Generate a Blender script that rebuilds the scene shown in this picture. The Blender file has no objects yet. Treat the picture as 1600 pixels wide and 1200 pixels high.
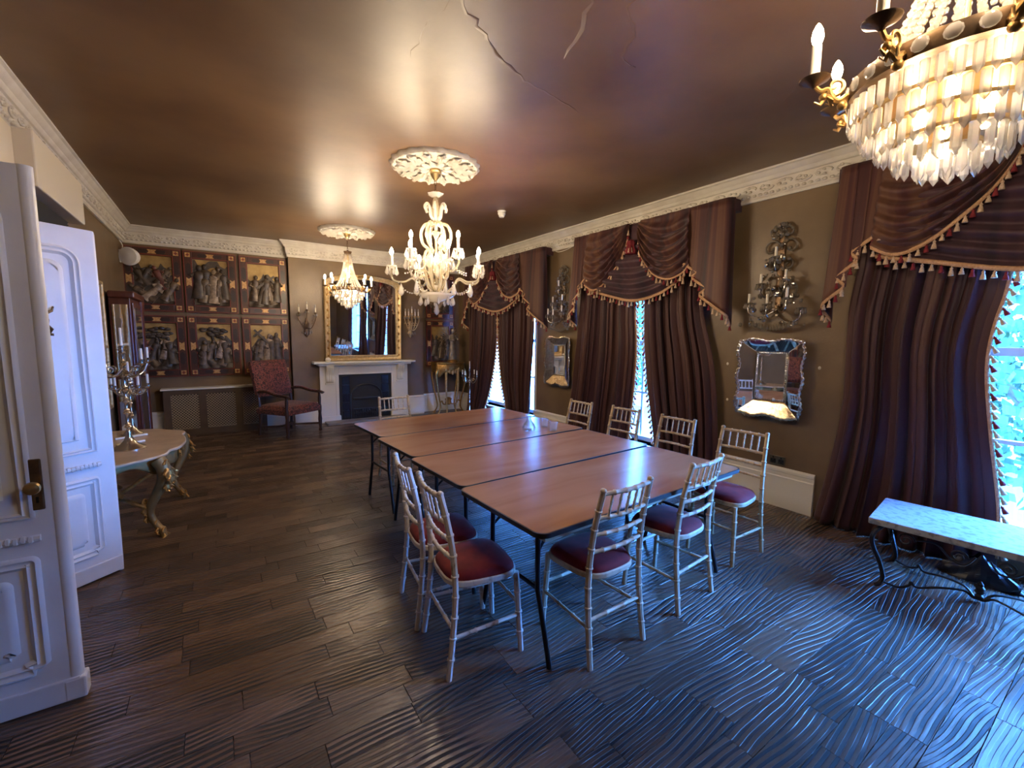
import bpy, bmesh, math, random
from mathutils import Matrix, Vector
random.seed(7)
PI = math.pi
SC = bpy.context.scene
COL = SC.collection

# ------------------------------------------------------------------ camera
YAW, PITCH, ROLL, FPX = math.radians(33.9), math.radians(6.2), math.radians(.52), 688.0
cd = bpy.data.cameras.new('camera'); cam = bpy.data.objects.new('camera', cd); COL.objects.link(cam)
fw = Vector((math.sin(YAW)*math.cos(PITCH), math.cos(YAW)*math.cos(PITCH), -math.sin(PITCH)))
rt = Vector((math.cos(YAW), -math.sin(YAW), 0)); up = rt.cross(fw)
r2 = rt*math.cos(ROLL)+up*math.sin(ROLL); u2 = up*math.cos(ROLL)-rt*math.sin(ROLL)
cam.matrix_world = Matrix(((r2.x, u2.x, -fw.x, 0), (r2.y, u2.y, -fw.y, 0), (r2.z, u2.z, -fw.z, 1.63), (0, 0, 0, 1)))
cd.sensor_fit = 'HORIZONTAL'; cd.sensor_width = 36; cd.lens = 36*FPX/1600; cd.clip_start = .02; cd.clip_end = 300
SC.camera = cam

# ------------------------------------------------------------------ world, exposure
w = bpy.data.worlds.new('world'); SC.world = w; w.use_nodes = True
bg = w.node_tree.nodes['Background']
bg.inputs[0].default_value = (.08, .31, 1, 1); bg.inputs[1].default_value = 60.0
vs = SC.view_settings
vs.view_transform = 'Standard'; vs.look = 'None'; vs.exposure = 1.32; vs.gamma = 1.0; vs.use_curve_mapping = False
SC.cycles.max_bounces = 8; SC.cycles.diffuse_bounces = 4; SC.cycles.glossy_bounces = 4
SC.cycles.transparent_max_bounces = 24; SC.cycles.transmission_bounces = 6
SC.cycles.sample_clamp_indirect = 6; SC.cycles.caustics_reflective = False; SC.cycles.caustics_refractive = False
BULB = 300.0
XL, XR, YB, YBR, YF, ZC = -1.08, 4.5, 8.82, 8.66, -3.4, 3.23     # room: left, right, back, breast, front, ceiling
WIN = [(7.0, 1.05), (3.85, .85), (.28, 1.1)]               # window openings: centre y, half width
for i, (wc, wh) in enumerate(WIN):                                   # daylight portals in the openings
    l = bpy.data.lights.new('window_portal', 'AREA'); l.shape = 'RECTANGLE'; l.size = 2*wh; l.size_y = 2.35
    l.cycles.is_portal = True
    o = bpy.data.objects.new('window_portal', l); COL.objects.link(o)
    o.location = (XR+.42, wc, 1.45); o.rotation_euler = (PI/2, 0, PI/2)

# ------------------------------------------------------------------ materials
MATS = {}
def nn(nt, t, **k):
    n = nt.nodes.new(t)
    for a, b in k.items(): setattr(n, a, b)
    return n
def mat(name, col, rough=.5, metal=0, spec=.5, var=None, vscale=8, bump=0, bscale=30, coat=0, sheen=0, emit=None, estr=0, detail=4, stretch=None, alpha=None, vfac=1.0, vlo=.35, vhi=.65):
    m = bpy.data.materials.new(name); m.use_nodes = True; nt = m.node_tree
    b = nt.nodes['Principled BSDF']
    b.inputs['Base Color'].default_value = (*col, 1); b.inputs['Roughness'].default_value = rough; b.inputs['Metallic'].default_value = metal
    b.inputs['Specular IOR Level'].default_value = spec
    b.inputs['Coat Weight'].default_value = coat; b.inputs['Sheen Weight'].default_value = sheen
    if emit: b.inputs['Emission Color'].default_value = (*emit, 1); b.inputs['Emission Strength'].default_value = estr
    if var or bump:
        tc = nn(nt, 'ShaderNodeTexCoord'); src = tc.outputs['Object']
        if stretch:
            mp = nn(nt, 'ShaderNodeMapping'); mp.inputs['Scale'].default_value = stretch; nt.links.new(src, mp.inputs[0]); src = mp.outputs[0]
    if var:
        n = nn(nt, 'ShaderNodeTexNoise'); n.inputs['Scale'].default_value = vscale; n.inputs['Detail'].default_value = detail; nt.links.new(src, n.inputs['Vector'])
        r = nn(nt, 'ShaderNodeValToRGB'); r.color_ramp.elements[0].position = vlo; r.color_ramp.elements[1].position = vhi
        r.color_ramp.elements[0].color = (*col, 1); r.color_ramp.elements[1].color = (*var, 1)
        nt.links.new(n.outputs['Fac'], r.inputs[0]); nt.links.new(r.outputs[0], b.inputs['Base Color'])
    if bump:
        n = nn(nt, 'ShaderNodeTexNoise'); n.inputs['Scale'].default_value = bscale; n.inputs['Detail'].default_value = 5; nt.links.new(src, n.inputs['Vector'])
        bp = nn(nt, 'ShaderNodeBump'); bp.inputs['Strength'].default_value = bump; bp.inputs['Distance'].default_value = .01
        nt.links.new(n.outputs['Fac'], bp.inputs['Height']); nt.links.new(bp.outputs[0], b.inputs['Normal'])
    MATS[name] = m
    return m
mat('wall', (.138, .089, .045), .42, var=(.185, .122, .064), vscale=2.2, bump=.12, bscale=60, spec=.5)
mat('ceiling', (.12, .060, .027), .42, var=(.185, .102, .047), vscale=1.3, bump=.22, bscale=4, spec=.6)
mat('plaster', (.64, .60, .53), .55, var=(.56, .51, .44), vscale=6, bump=.1, bscale=90)
mat('skirting', (.80, .77, .71), .4, bump=.04, bscale=60)
mat('doorwhite', (.80, .81, .84), .38, var=(.74, .75, .79), vscale=5, bump=.04, bscale=40)
mat('cream', (.72, .64, .49), .5)
mat('winwhite', (.8, .82, .85), .4)
mat('marblewhite', (.82, .80, .76), .32)
mat('marblebeige', (.62, .47, .33), .3, var=(.50, .36, .24), vscale=7)
mat('castiron', (.013, .013, .015), .42, bump=.3, bscale=60)
mat('black_gloss', (.012, .012, .014), .2)
mat('black_steel', (.014, .014, .018), .35, metal=.3)
mat('edge_black', (.012, .012, .016), .4)
mat('gilt', (.55, .34, .12), .42, metal=.85, var=(.34, .19, .06), vscale=30, bump=.25, bscale=80)
mat('giltpale', (.66, .50, .27), .4, metal=.5, var=(.50, .34, .15), vscale=25, bump=.25, bscale=90)
mat('giltgreen', (.20, .145, .06), .45, metal=.4, var=(.36, .22, .08), vscale=9, bump=.2)
mat('brass', (.52, .37, .17), .3, metal=.95)
mat('bronze', (.10, .065, .04), .38, metal=.75, var=(.2, .12, .06), vscale=20, bump=.2)
mat('statuegrey', (.34, .30, .27), .42, metal=.2, var=(.17, .14, .12), vscale=14)
mat('silver', (.62, .58, .52), .22, metal=1.0)
mat('mirror', (.86, .87, .86), .02, metal=1.0)
mat('mirrorold', (.78, .76, .72), .05, metal=1.0, bump=.05, bscale=9)
mat('candle', (.82, .76, .64), .5)
mat('bulb', (1, .8, .5), .3, emit=(1, .785, .53), estr=BULB)
mat('bulb_soft', (1, .8, .5), .3, emit=(1, .785, .53), estr=BULB*.22)
mat('mahogany', (.13, .035, .015), .28, var=(.08, .02, .01), vscale=4, stretch=(8, 8, 1))
mat('darkwood', (.06, .028, .016), .35, var=(.035, .016, .01), vscale=6, stretch=(6, 6, 1))
mat('radwood', (.12, .075, .04), .4, var=(.09, .055, .03), vscale=5)
mat('lattice', (.46, .36, .24), .45)
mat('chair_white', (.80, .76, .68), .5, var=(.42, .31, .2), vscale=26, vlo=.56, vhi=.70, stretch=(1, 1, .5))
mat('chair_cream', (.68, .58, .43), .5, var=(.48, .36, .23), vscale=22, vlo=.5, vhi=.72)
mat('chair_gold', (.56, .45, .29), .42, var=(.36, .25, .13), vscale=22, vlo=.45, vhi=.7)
mat('velvet', (.21, .018, .022), .75, sheen=.08, var=(.14, .012, .018), vscale=14, spec=.2)
mat('batten', (.60, .46, .30), .55)
mat('fabric_tan', (.60, .38, .23), .8, var=(.46, .26, .15), vscale=90, bump=.4, bscale=160, spec=.1)
mat('tassel_tan', (.60, .46, .34), .85, var=(.45, .3, .2), vscale=120, spec=.1)
mat('tassel_red', (.22, .035, .04), .85, var=(.15, .02, .03), vscale=120, spec=.1)
mat('white_plastic', (.80, .80, .79), .35)
mat('socket', (.10, .085, .06), .35, metal=.4)
mat('stone', (.36, .37, .40), .3, var=(.20, .21, .24), vscale=26, vlo=.5, vhi=.62, bump=.08, bscale=40)
mat('iron', (.03, .028, .03), .38, metal=.5)
mat('bagplastic', (.012, .013, .02), .38)
mat('louver', (.02, .02, .02), .6)
mat('tree', (.018, .055, .014), .6, var=(.05, .10, .03), vscale=3)
mat('bark', (.09, .06, .04), .9)
mat('road', (.10, .10, .11), .8)
mat('facade', (.26, .19, .15), .8, var=(.22, .16, .13), vscale=1)
mat('farglass', (.05, .06, .08), .1)
mat('carblue', (.10, .13, .2), .2)
mat('cable', (.72, .66, .55), .5)
mat('hearthgrey', (.28, .26, .25), .5, var=(.2, .18, .17), vscale=8)
mat('goldsky', (.46, .31, .11), .42, metal=.35, var=(.27, .17, .06), vscale=7)
mat('reliefdark', (.035, .025, .018), .45, var=(.085, .06, .04), vscale=14, bump=.25, bscale=40)
mat('reliefgrey', (.17, .12, .075), .42, metal=.2, var=(.06, .040, .026), vscale=16, bump=.2, bscale=40)
mat('reliefpale', (.40, .31, .22), .5, var=(.18, .13, .09), vscale=18, bump=.2, bscale=40)
mat('reliefred', (.17, .05, .04), .5, var=(.08, .03, .02), vscale=12)
mat('reliefskin', (.25, .16, .10), .5)
mat('framebrown', (.075, .024, .014), .35, var=(.05, .016, .010), vscale=12)
mat('framelozenge', (.028, .014, .013), .35)
mat('frameinlay', (.62, .40, .16), .4, metal=.3, var=(.45, .22, .08), vscale=40)
mat('framered', (.20, .035, .02), .35)

def crystal(name, tint=(.95, .93, .88), tr=.55, rough=.06):
    m = bpy.data.materials.new(name); m.use_nodes = True; nt = m.node_tree; nt.nodes.clear()
    out = nn(nt, 'ShaderNodeOutputMaterial')
    t = nn(nt, 'ShaderNodeBsdfTransparent'); t.inputs[0].default_value = (*tint, 1)
    g = nn(nt, 'ShaderNodeBsdfGlossy'); g.inputs['Roughness'].default_value = rough; g.inputs['Color'].default_value = (*tint, 1)
    d = nn(nt, 'ShaderNodeBsdfTranslucent'); d.inputs[0].default_value = (*tint, 1)
    df = nn(nt, 'ShaderNodeBsdfDiffuse'); df.inputs[0].default_value = (*tint, 1)
    md = nn(nt, 'ShaderNodeMixShader'); md.inputs[0].default_value = .4; nt.links.new(d.outputs[0], md.inputs[1]); nt.links.new(df.outputs[0], md.inputs[2]); d = md
    lw = nn(nt, 'ShaderNodeLayerWeight'); lw.inputs['Blend'].default_value = .3
    m1 = nn(nt, 'ShaderNodeMixShader'); m1.inputs[0].default_value = 1-tr
    nt.links.new(t.outputs[0], m1.inputs[1]); nt.links.new(d.outputs[0], m1.inputs[2])
    m2 = nn(nt, 'ShaderNodeMixShader'); nt.links.new(lw.outputs['Facing'], m2.inputs[0])
    nt.links.new(m1.outputs[0], m2.inputs[1]); nt.links.new(g.outputs[0], m2.inputs[2]); nt.links.new(m2.outputs[0], out.inputs[0])
    MATS[name] = m
crystal('crystal', (.97, .94, .89), .45); crystal('crystal_bead', (.80, .74, .66), .5); crystal('crystal_smoke', (.60, .55, .48), .5, .04); crystal('glassware', (.97, .98, .98), .88)
def pane_mat():
    m = bpy.data.materials.new('pane'); m.use_nodes = True; nt = m.node_tree; nt.nodes.clear()
    out = nn(nt, 'ShaderNodeOutputMaterial'); t = nn(nt, 'ShaderNodeBsdfTransparent'); t.inputs[0].default_value = (.96, .98, .98, 1)
    g = nn(nt, 'ShaderNodeBsdfGlossy'); g.inputs['Roughness'].default_value = .01
    mx = nn(nt, 'ShaderNodeMixShader'); mx.inputs[0].default_value = .035; nt.links.new(t.outputs[0], mx.inputs[1]); nt.links.new(g.outputs[0], mx.inputs[2])
    nt.links.new(mx.outputs[0], out.inputs[0]); MATS['pane'] = m
pane_mat()
def floor_mat():
    m = bpy.data.materials.new('plank'); m.use_nodes = True; nt = m.node_tree; b = nt.nodes['Principled BSDF']; L = nt.links.new
    g = nn(nt, 'ShaderNodeNewGeometry'); oi = nn(nt, 'ShaderNodeObjectInfo')
    ad = nn(nt, 'ShaderNodeMath', operation='ADD'); L(oi.outputs['Random'], ad.inputs[0]); L(g.outputs['Random Per Island'], ad.inputs[1])
    fr = nn(nt, 'ShaderNodeMath', operation='FRACT'); L(ad.outputs[0], fr.inputs[0])
    wn = nn(nt, 'ShaderNodeTexWhiteNoise', noise_dimensions='1D'); L(fr.outputs[0], wn.inputs['W'])
    sp = nn(nt, 'ShaderNodeSeparateColor'); L(wn.outputs['Color'], sp.inputs[0])
    sc = nn(nt, 'ShaderNodeVectorMath', operation='SCALE'); L(wn.outputs['Color'], sc.inputs[0]); sc.inputs['Scale'].default_value = 17
    av = nn(nt, 'ShaderNodeVectorMath', operation='ADD'); L(g.outputs['Position'], av.inputs[0]); L(sc.outputs[0], av.inputs[1])
    rot = nn(nt, 'ShaderNodeVectorRotate', rotation_type='Z_AXIS'); L(av.outputs[0], rot.inputs['Vector'])
    ra = nn(nt, 'ShaderNodeMapRange'); L(sp.outputs[1], ra.inputs[0]); ra.inputs[3].default_value = -.16; ra.inputs[4].default_value = .16; L(ra.outputs[0], rot.inputs['Angle'])
    mp = nn(nt, 'ShaderNodeMapping'); mp.inputs['Scale'].default_value = (.55, 1, 1); L(rot.outputs[0], mp.inputs[0])
    wv = nn(nt, 'ShaderNodeTexWave', wave_type='BANDS', bands_direction='Y', wave_profile='SIN')
    wv.inputs['Scale'].default_value = 10.5; wv.inputs['Distortion'].default_value = 9; wv.inputs['Detail'].default_value = 1.5; wv.inputs['Detail Scale'].default_value = .28
    L(mp.outputs[0], wv.inputs['Vector'])
    cr = nn(nt, 'ShaderNodeValToRGB'); e = cr.color_ramp.elements; e[0].position = .30; e[0].color = (0, 0, 0, 1); e[1].position = .58; e[1].color = (1, 1, 1, 1); L(wv.outputs['Fac'], cr.inputs[0])
    # groove strength differs from plank to plank
    st = nn(nt, 'ShaderNodeMapRange'); L(sp.outputs[0], st.inputs[0]); st.inputs[1].default_value = .0; st.inputs[2].default_value = .4; st.inputs[3].default_value = .25; st.inputs[4].default_value = 1
    no = nn(nt, 'ShaderNodeTexNoise'); no.inputs['Scale'].default_value = 3.0; L(av.outputs[0], no.inputs['Vector'])
    nr = nn(nt, 'ShaderNodeMapRange'); L(no.outputs['Fac'], nr.inputs[0]); nr.inputs[1].default_value = .32; nr.inputs[2].default_value = .5; nr.inputs[3].default_value = .2
    ms = nn(nt, 'ShaderNodeMath', operation='MULTIPLY'); L(st.outputs[0], ms.inputs[0]); L(nr.outputs[0], ms.inputs[1])
    mx = nn(nt, 'ShaderNodeMix', data_type='FLOAT'); L(ms.outputs[0], mx.inputs[0]); mx.inputs[2].default_value = 1; L(cr.outputs[0], mx.inputs[3])
    fine = nn(nt, 'ShaderNodeTexNoise'); fine.inputs['Scale'].default_value = 60; fine.inputs['Detail'].default_value = 4
    m2 = nn(nt, 'ShaderNodeMapping'); m2.inputs['Scale'].default_value = (.18, 1, 1); L(av.outputs[0], m2.inputs[0]); L(m2.outputs[0], fine.inputs['Vector'])
    tone = nn(nt, 'ShaderNodeMapRange'); L(sp.outputs[2], tone.inputs[0]); tone.inputs[3].default_value = .6; tone.inputs[4].default_value = 1.3
    c1 = nn(nt, 'ShaderNodeMix', data_type='RGBA'); L(fine.outputs['Fac'], c1.inputs[0]); c1.inputs[6].default_value = (.10, .056, .034, 1); c1.inputs[7].default_value = (.21, .135, .09, 1)
    c2 = nn(nt, 'ShaderNodeMix', data_type='RGBA'); L(mx.outputs[0], c2.inputs[0]); c2.inputs[6].default_value = (.010, .006, .005, 1); L(c1.outputs[2], c2.inputs[7])
    c3 = nn(nt, 'ShaderNodeVectorMath', operation='SCALE'); L(c2.outputs[2], c3.inputs[0]); L(tone.outputs[0], c3.inputs['Scale']); L(c3.outputs[0], b.inputs['Base Color'])
    rr = nn(nt, 'ShaderNodeMapRange'); L(mx.outputs[0], rr.inputs[0]); rr.inputs[3].default_value = .6; rr.inputs[4].default_value = .27; L(rr.outputs[0], b.inputs['Roughness'])
    ah = nn(nt, 'ShaderNodeMath', operation='MULTIPLY_ADD'); L(fine.outputs['Fac'], ah.inputs[0]); ah.inputs[1].default_value = .35; L(mx.outputs[0], ah.inputs[2])
    bp = nn(nt, 'ShaderNodeBump'); bp.inputs['Strength'].default_value = .7; bp.inputs['Distance'].default_value = .005; L(ah.outputs[0], bp.inputs['Height']); L(bp.outputs[0], b.inputs['Normal'])
    b.inputs['Specular IOR Level'].default_value = .6
    MATS['plank'] = m
floor_mat()
def ply_mat():
    m = bpy.data.materials.new('ply'); m.use_nodes = True; nt = m.node_tree; b = nt.nodes['Principled BSDF']; L = nt.links.new
    tc = nn(nt, 'ShaderNodeTexCoord'); oi = nn(nt, 'ShaderNodeObjectInfo')
    sc = nn(nt, 'ShaderNodeMath', operation='MULTIPLY'); L(oi.outputs['Random'], sc.inputs[0]); sc.inputs[1].default_value = 30
    av = nn(nt, 'ShaderNodeVectorMath', operation='ADD'); L(tc.outputs['Object'], av.inputs[0]); L(sc.outputs[0], av.inputs[1])
    mp = nn(nt, 'ShaderNodeMapping'); mp.inputs['Scale'].default_value = (.5, 2.6, 1); L(av.outputs[0], mp.inputs[0])
    n1 = nn(nt, 'ShaderNodeTexNoise'); n1.inputs['Scale'].default_value = 2.2; n1.inputs['Detail'].default_value = 3; n1.inputs['Distortion'].default_value = .7; L(mp.outputs[0], n1.inputs['Vector'])
    cr = nn(nt, 'ShaderNodeValToRGB'); e = cr.color_ramp.elements; e[0].position = .2; e[0].color = (.36, .165, .085, 1); e[1].position = .8; e[1].color = (.54, .30, .17, 1); L(n1.outputs['Fac'], cr.inputs[0])
    n2 = nn(nt, 'ShaderNodeTexNoise'); n2.inputs['Scale'].default_value = 7; n2.inputs['Detail'].default_value = 6; L(av.outputs[0], n2.inputs['Vector'])
    c2 = nn(nt, 'ShaderNodeValToRGB'); c2.color_ramp.elements[0].position = .66; c2.color_ramp.elements[1].position = .74; L(n2.outputs['Fac'], c2.inputs[0])
    mx = nn(nt, 'ShaderNodeMix', data_type='RGBA'); ml = nn(nt, 'ShaderNodeMath', operation='MULTIPLY'); L(c2.outputs[0], ml.inputs[0]); ml.inputs[1].default_value = .0; L(ml.outputs[0], mx.inputs[0]); L(cr.outputs[0], mx.inputs[6]); mx.inputs[7].default_value = (.62, .45, .32, 1)
    L(mx.outputs[2], b.inputs['Base Color'])
    rr = nn(nt, 'ShaderNodeMapRange'); L(n2.outputs['Fac'], rr.inputs[0]); rr.inputs[3].default_value = .20; rr.inputs[4].default_value = .26; L(rr.outputs[0], b.inputs['Roughness'])
    MATS['ply'] = m
ply_mat()
def stripe_mat(name, a, b_, c, scale):
    m = bpy.data.materials.new(name); m.use_nodes = True; nt = m.node_tree; b = nt.nodes['Principled BSDF']; L = nt.links.new
    tc = nn(nt, 'ShaderNodeTexCoord')
    sx = nn(nt, 'ShaderNodeSeparateXYZ'); L(tc.outputs['UV'], sx.inputs[0])
    mu = nn(nt, 'ShaderNodeMath', operation='MULTIPLY'); L(sx.outputs[0], mu.inputs[0]); mu.inputs[1].default_value = scale
    n = nn(nt, 'ShaderNodeTexNoise', noise_dimensions='1D'); L(mu.outputs[0], n.inputs['W']); n.inputs['Scale'].default_value = 1; n.inputs['Detail'].default_value = 3
    cr = nn(nt, 'ShaderNodeValToRGB'); e = cr.color_ramp.elements; e[0].position = .36; e[0].color = (*a, 1); e[1].position = .62; e[1].color = (*c, 1)
    k = e.new(.5); k.color = (*b_, 1); L(n.outputs['Fac'], cr.inputs[0]); L(cr.outputs[0], b.inputs['Base Color'])
    wv = nn(nt, 'ShaderNodeTexNoise'); wv.inputs['Scale'].default_value = 14; wv.inputs['Detail'].default_value = 4; L(tc.outputs['Object'], wv.inputs['Vector'])
    bp = nn(nt, 'ShaderNodeBump'); bp.inputs['Strength'].default_value = .25; bp.inputs['Distance'].default_value = .01; L(wv.outputs['Fac'], bp.inputs['Height']); L(bp.outputs[0], b.inputs['Normal'])
    b.inputs['Roughness'].default_value = .55; b.inputs['Sheen Weight'].default_value = .12; b.inputs['Specular IOR Level'].default_value = .35
    MATS[name] = m
stripe_mat('drape', (.022, .008, .013), (.052, .015, .019), (.075, .030, .024), 11)
stripe_mat('swag', (.030, .011, .014), (.070, .020, .019), (.12, .052, .030), 6)
stripe_mat('swag_purple', (.030, .014, .024), (.055, .022, .034), (.07, .032, .040), 9)
def damask_mat():
    m = bpy.data.materials.new('damask'); m.use_nodes = True; nt = m.node_tree; b = nt.nodes['Principled BSDF']; L = nt.links.new
    tc = nn(nt, 'ShaderNodeTexCoord'); n = nn(nt, 'ShaderNodeTexNoise'); n.inputs['Scale'].default_value = 19; n.inputs['Distortion'].default_value = 2.4; n.inputs['Detail'].default_value = 1; L(tc.outputs['Object'], n.inputs['Vector'])
    cr = nn(nt, 'ShaderNodeValToRGB'); cr.color_ramp.interpolation = 'LINEAR'; e = cr.color_ramp.elements; e[0].position = .46; e[0].color = (.03, .008, .008, 1); e[1].position = .51; e[1].color = (.27, .07, .05, 1)
    k = e.new(.60); k.color = (.24, .06, .04, 1); k = e.new(.64); k.color = (.05, .014, .012, 1); L(n.outputs['Fac'], cr.inputs[0]); L(cr.outputs[0], b.inputs['Base Color'])
    b.inputs['Roughness'].default_value = .7; b.inputs['Sheen Weight'].default_value = .2; MATS['damask'] = m
damask_mat()

# ------------------------------------------------------------------ mesh helpers
def rz(a): return Matrix.Rotation(a, 4, 'Z')
def T(x, y, z): return Matrix.Translation((x, y, z))
class MB:
    def __init__(s): s.v = []; s.f = []; s.uv = None
    def add(s, vs, fs, M=None):
        o = len(s.v)
        s.v += [tuple(M @ Vector(p)) for p in vs] if M is not None else [tuple(p) for p in vs]
        s.f += [tuple(i+o for i in f) for f in fs]; return s
    def box(s, x0, x1, y0, y1, z0, z1, M=None):
        return s.add([(x, y, z) for z in (z0, z1) for y in (y0, y1) for x in (x0, x1)],
                     [(0, 2, 3, 1), (4, 5, 7, 6), (0, 1, 5, 4), (2, 6, 7, 3), (0, 4, 6, 2), (1, 3, 7, 5)], M)
    def tube(s, pts, r, n=8, closed=False, M=None, flat=1.0, up=(0, 0, 1)):
        pts = [Vector(p) for p in pts]; k = len(pts); rs = r if isinstance(r, (list, tuple)) else [r]*k
        vs = []; prev = None
        for i, p in enumerate(pts):
            if closed: t = pts[(i+1) % k]-pts[i-1]
            else: t = pts[min(i+1, k-1)]-pts[max(i-1, 0)]
            if t.length < 1e-9: t = Vector((0, 0, 1))
            t.normalize()
            if prev is None:
                a = Vector(up) if abs(t.dot(Vector(up))) < .95 else Vector((1, 0, 0))
                nrm = (a-t*a.dot(t)).normalized()
            else:
                nrm = prev-t*prev.dot(t)
                nrm = nrm.normalized() if nrm.length > 1e-6 else prev
            prev = nrm; bn = t.cross(nrm)
            for j in range(n):
                a = 2*PI*j/n; vs.append(p+nrm*math.cos(a)*rs[i]*flat+bn*math.sin(a)*rs[i])
        fs = []
        for i in range(k if closed else k-1):
            i2 = (i+1) % k
            for j in range(n):
                j2 = (j+1) % n; fs.append((i*n+j, i*n+j2, i2*n+j2, i2*n+j))
        if not closed: fs += [tuple(range(n))[::-1], tuple(range((k-1)*n, k*n))]
        return s.add(vs, fs, M)
    def lathe(s, prof, n=16, M=None, sx=1, sy=1, wob=None):
        vs = []; fs = []; k = len(prof)
        for i, (r, z) in enumerate(prof):
            for j in range(n):
                a = 2*PI*j/n; q = r*(wob(a, i/(k-1)) if wob else 1); vs.append((q*math.cos(a)*sx, q*math.sin(a)*sy, z))
        for i in range(k-1):
            for j in range(n):
                j2 = (j+1) % n; fs.append((i*n+j, i*n+j2, (i+1)*n+j2, (i+1)*n+j))
        fs += [tuple(range(n))[::-1], tuple(range((k-1)*n, k*n))]
        return s.add(vs, fs, M)
    def ball(s, c, rx, ry=None, rz_=None, nu=10, nv=6, M=None):
        ry = ry or rx; rz_ = rz_ or rx; vs = [(c[0], c[1], c[2]-rz_)]; fs = []
        for i in range(1, nv):
            a = -PI/2+PI*i/nv
            for j in range(nu):
                b = 2*PI*j/nu; vs.append((c[0]+rx*math.cos(a)*math.cos(b), c[1]+ry*math.cos(a)*math.sin(b), c[2]+rz_*math.sin(a)))
        vs.append((c[0], c[1], c[2]+rz_)); e = len(vs)-1
        for j in range(nu):
            j2 = (j+1) % nu; fs.append((0, 1+j2, 1+j)); fs.append((e, 1+(nv-2)*nu+j, 1+(nv-2)*nu+j2))
            for i in range(nv-2): fs.append((1+i*nu+j, 1+i*nu+j2, 1+(i+1)*nu+j2, 1+(i+1)*nu+j))
        return s.add(vs, fs, M)
    def prism(s, pts, z0, z1, M=None):
        n = len(pts); return s.add([(x, y, z0) for x, y in pts]+[(x, y, z1) for x, y in pts],
                                   [tuple(range(n))[::-1], tuple(range(n, 2*n))]+[(i, (i+1) % n, n+(i+1) % n, n+i) for i in range(n)], M)
    def grid(s, fn, nu, nv, M=None, closed_u=False):
        vs = [fn(i/nu, j/nv) for j in range(nv+1) for i in range(nu+1)]; w_ = nu+1
        s.uvs = [(i/nu, j/nv) for j in range(nv+1) for i in range(nu+1)]
        return s.add(vs, [(j*w_+i, j*w_+i+1, (j+1)*w_+i+1, (j+1)*w_+i) for j in range(nv) for i in range(nu)], M)
    def mesh(s, name, m, smooth=True, ang=40):
        me = bpy.data.meshes.new(name); me.from_pydata(s.v, [], s.f); me.update()
        me.materials.append(MATS[m] if isinstance(m, str) else m)
        if getattr(s, 'uvs', None) and len(s.uvs) == len(s.v):
            ul = me.uv_layers.new(name='uv')
            for lp in me.loops: ul.data[lp.index].uv = s.uvs[lp.vertex_index]
        if smooth:
            me.polygons.foreach_set('use_smooth', [True]*len(me.polygons)); me.set_sharp_from_angle(angle=math.radians(ang))
        return me
    def build(s, name, m, parent=None, smooth=True, ang=40, bevel=0, solid=0, **k):
        return put(s.mesh(name, m, smooth, ang), name, parent, bevel=bevel, solid=solid, **k)
def put(me, name, parent=None, loc=None, rot=None, scale=None, bevel=0, solid=0, kind=None, label=None, sub=0):
    o = bpy.data.objects.new(name, me); COL.objects.link(o)
    if parent is not None: o.parent = parent
    if loc: o.location = loc
    if rot: o.rotation_euler = rot
    if scale: o.scale = scale
    if solid:
        md = o.modifiers.new('solid', 'SOLIDIFY'); md.thickness = solid; md.offset = 0
    if bevel:
        md = o.modifiers.new('bevel', 'BEVEL'); md.width = bevel; md.segments = 2; md.limit_method = 'ANGLE'
    if sub:
        md = o.modifiers.new('sub', 'SUBSURF'); md.levels = sub; md.render_levels = sub
    if kind: o['kind'] = kind
    if label: o['label'] = label
    return o
def tag(o, label, cat, group=None):
    o['label'] = label; o['category'] = cat
    if group: o['group'] = group
    return o
def thing(name, label, cat, loc=(0, 0, 0), rot=0, group=None):
    o = bpy.data.objects.new(name, None); o.empty_display_size = .1; COL.objects.link(o); o.location = loc
    o.rotation_euler = rot if isinstance(rot, (tuple, list)) else (0, 0, rot)
    return tag(o, label, cat, group)
def copy_tree(o, parent=None):
    c = o.copy(); COL.objects.link(c); c.parent = parent
    for ch in o.children: copy_tree(ch, c)
    return c
def struct(o): o['kind'] = 'structure'; return o
def lerp(a, b, t): return a+(b-a)*t
def polyat(pts, t):
    """point at parameter t in 0..1 of a polyline by length"""
    L = [0]
    for a, b in zip(pts, pts[1:]): L.append(L[-1]+math.dist(a, b))
    d = t*L[-1]
    for i in range(len(pts)-1):
        if d <= L[i+1] or i == len(pts)-2:
            k = (d-L[i])/max(L[i+1]-L[i], 1e-9); return tuple(lerp(p, q, k) for p, q in zip(pts[i], pts[i+1]))
def smoothpts(pts, n):
    """Catmull-Rom through pts, n samples per span"""
    out = []; P = [pts[0]]+list(pts)+[pts[-1]]
    for i in range(1, len(P)-2):
        p0, p1, p2, p3 = [Vector(q) for q in P[i-1:i+3]]
        for k in range(n):
            t = k/n; out.append(tuple(.5*((2*p1)+(p2-p0)*t+(2*p0-5*p1+4*p2-p3)*t*t+(3*p1-p0-3*p2+p3)*t**3)))
    out.append(tuple(pts[-1])); return out
def spiral(cx, cz, r0, turns, a0, sgn=1, n=22, y=0):
    return [(cx+r0*(1-.85*i/n)*math.cos(a0+sgn*turns*2*PI*i/n), y, cz+r0*(1-.85*i/n)*math.sin(a0+sgn*turns*2*PI*i/n)) for i in range(n+1)]
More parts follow.
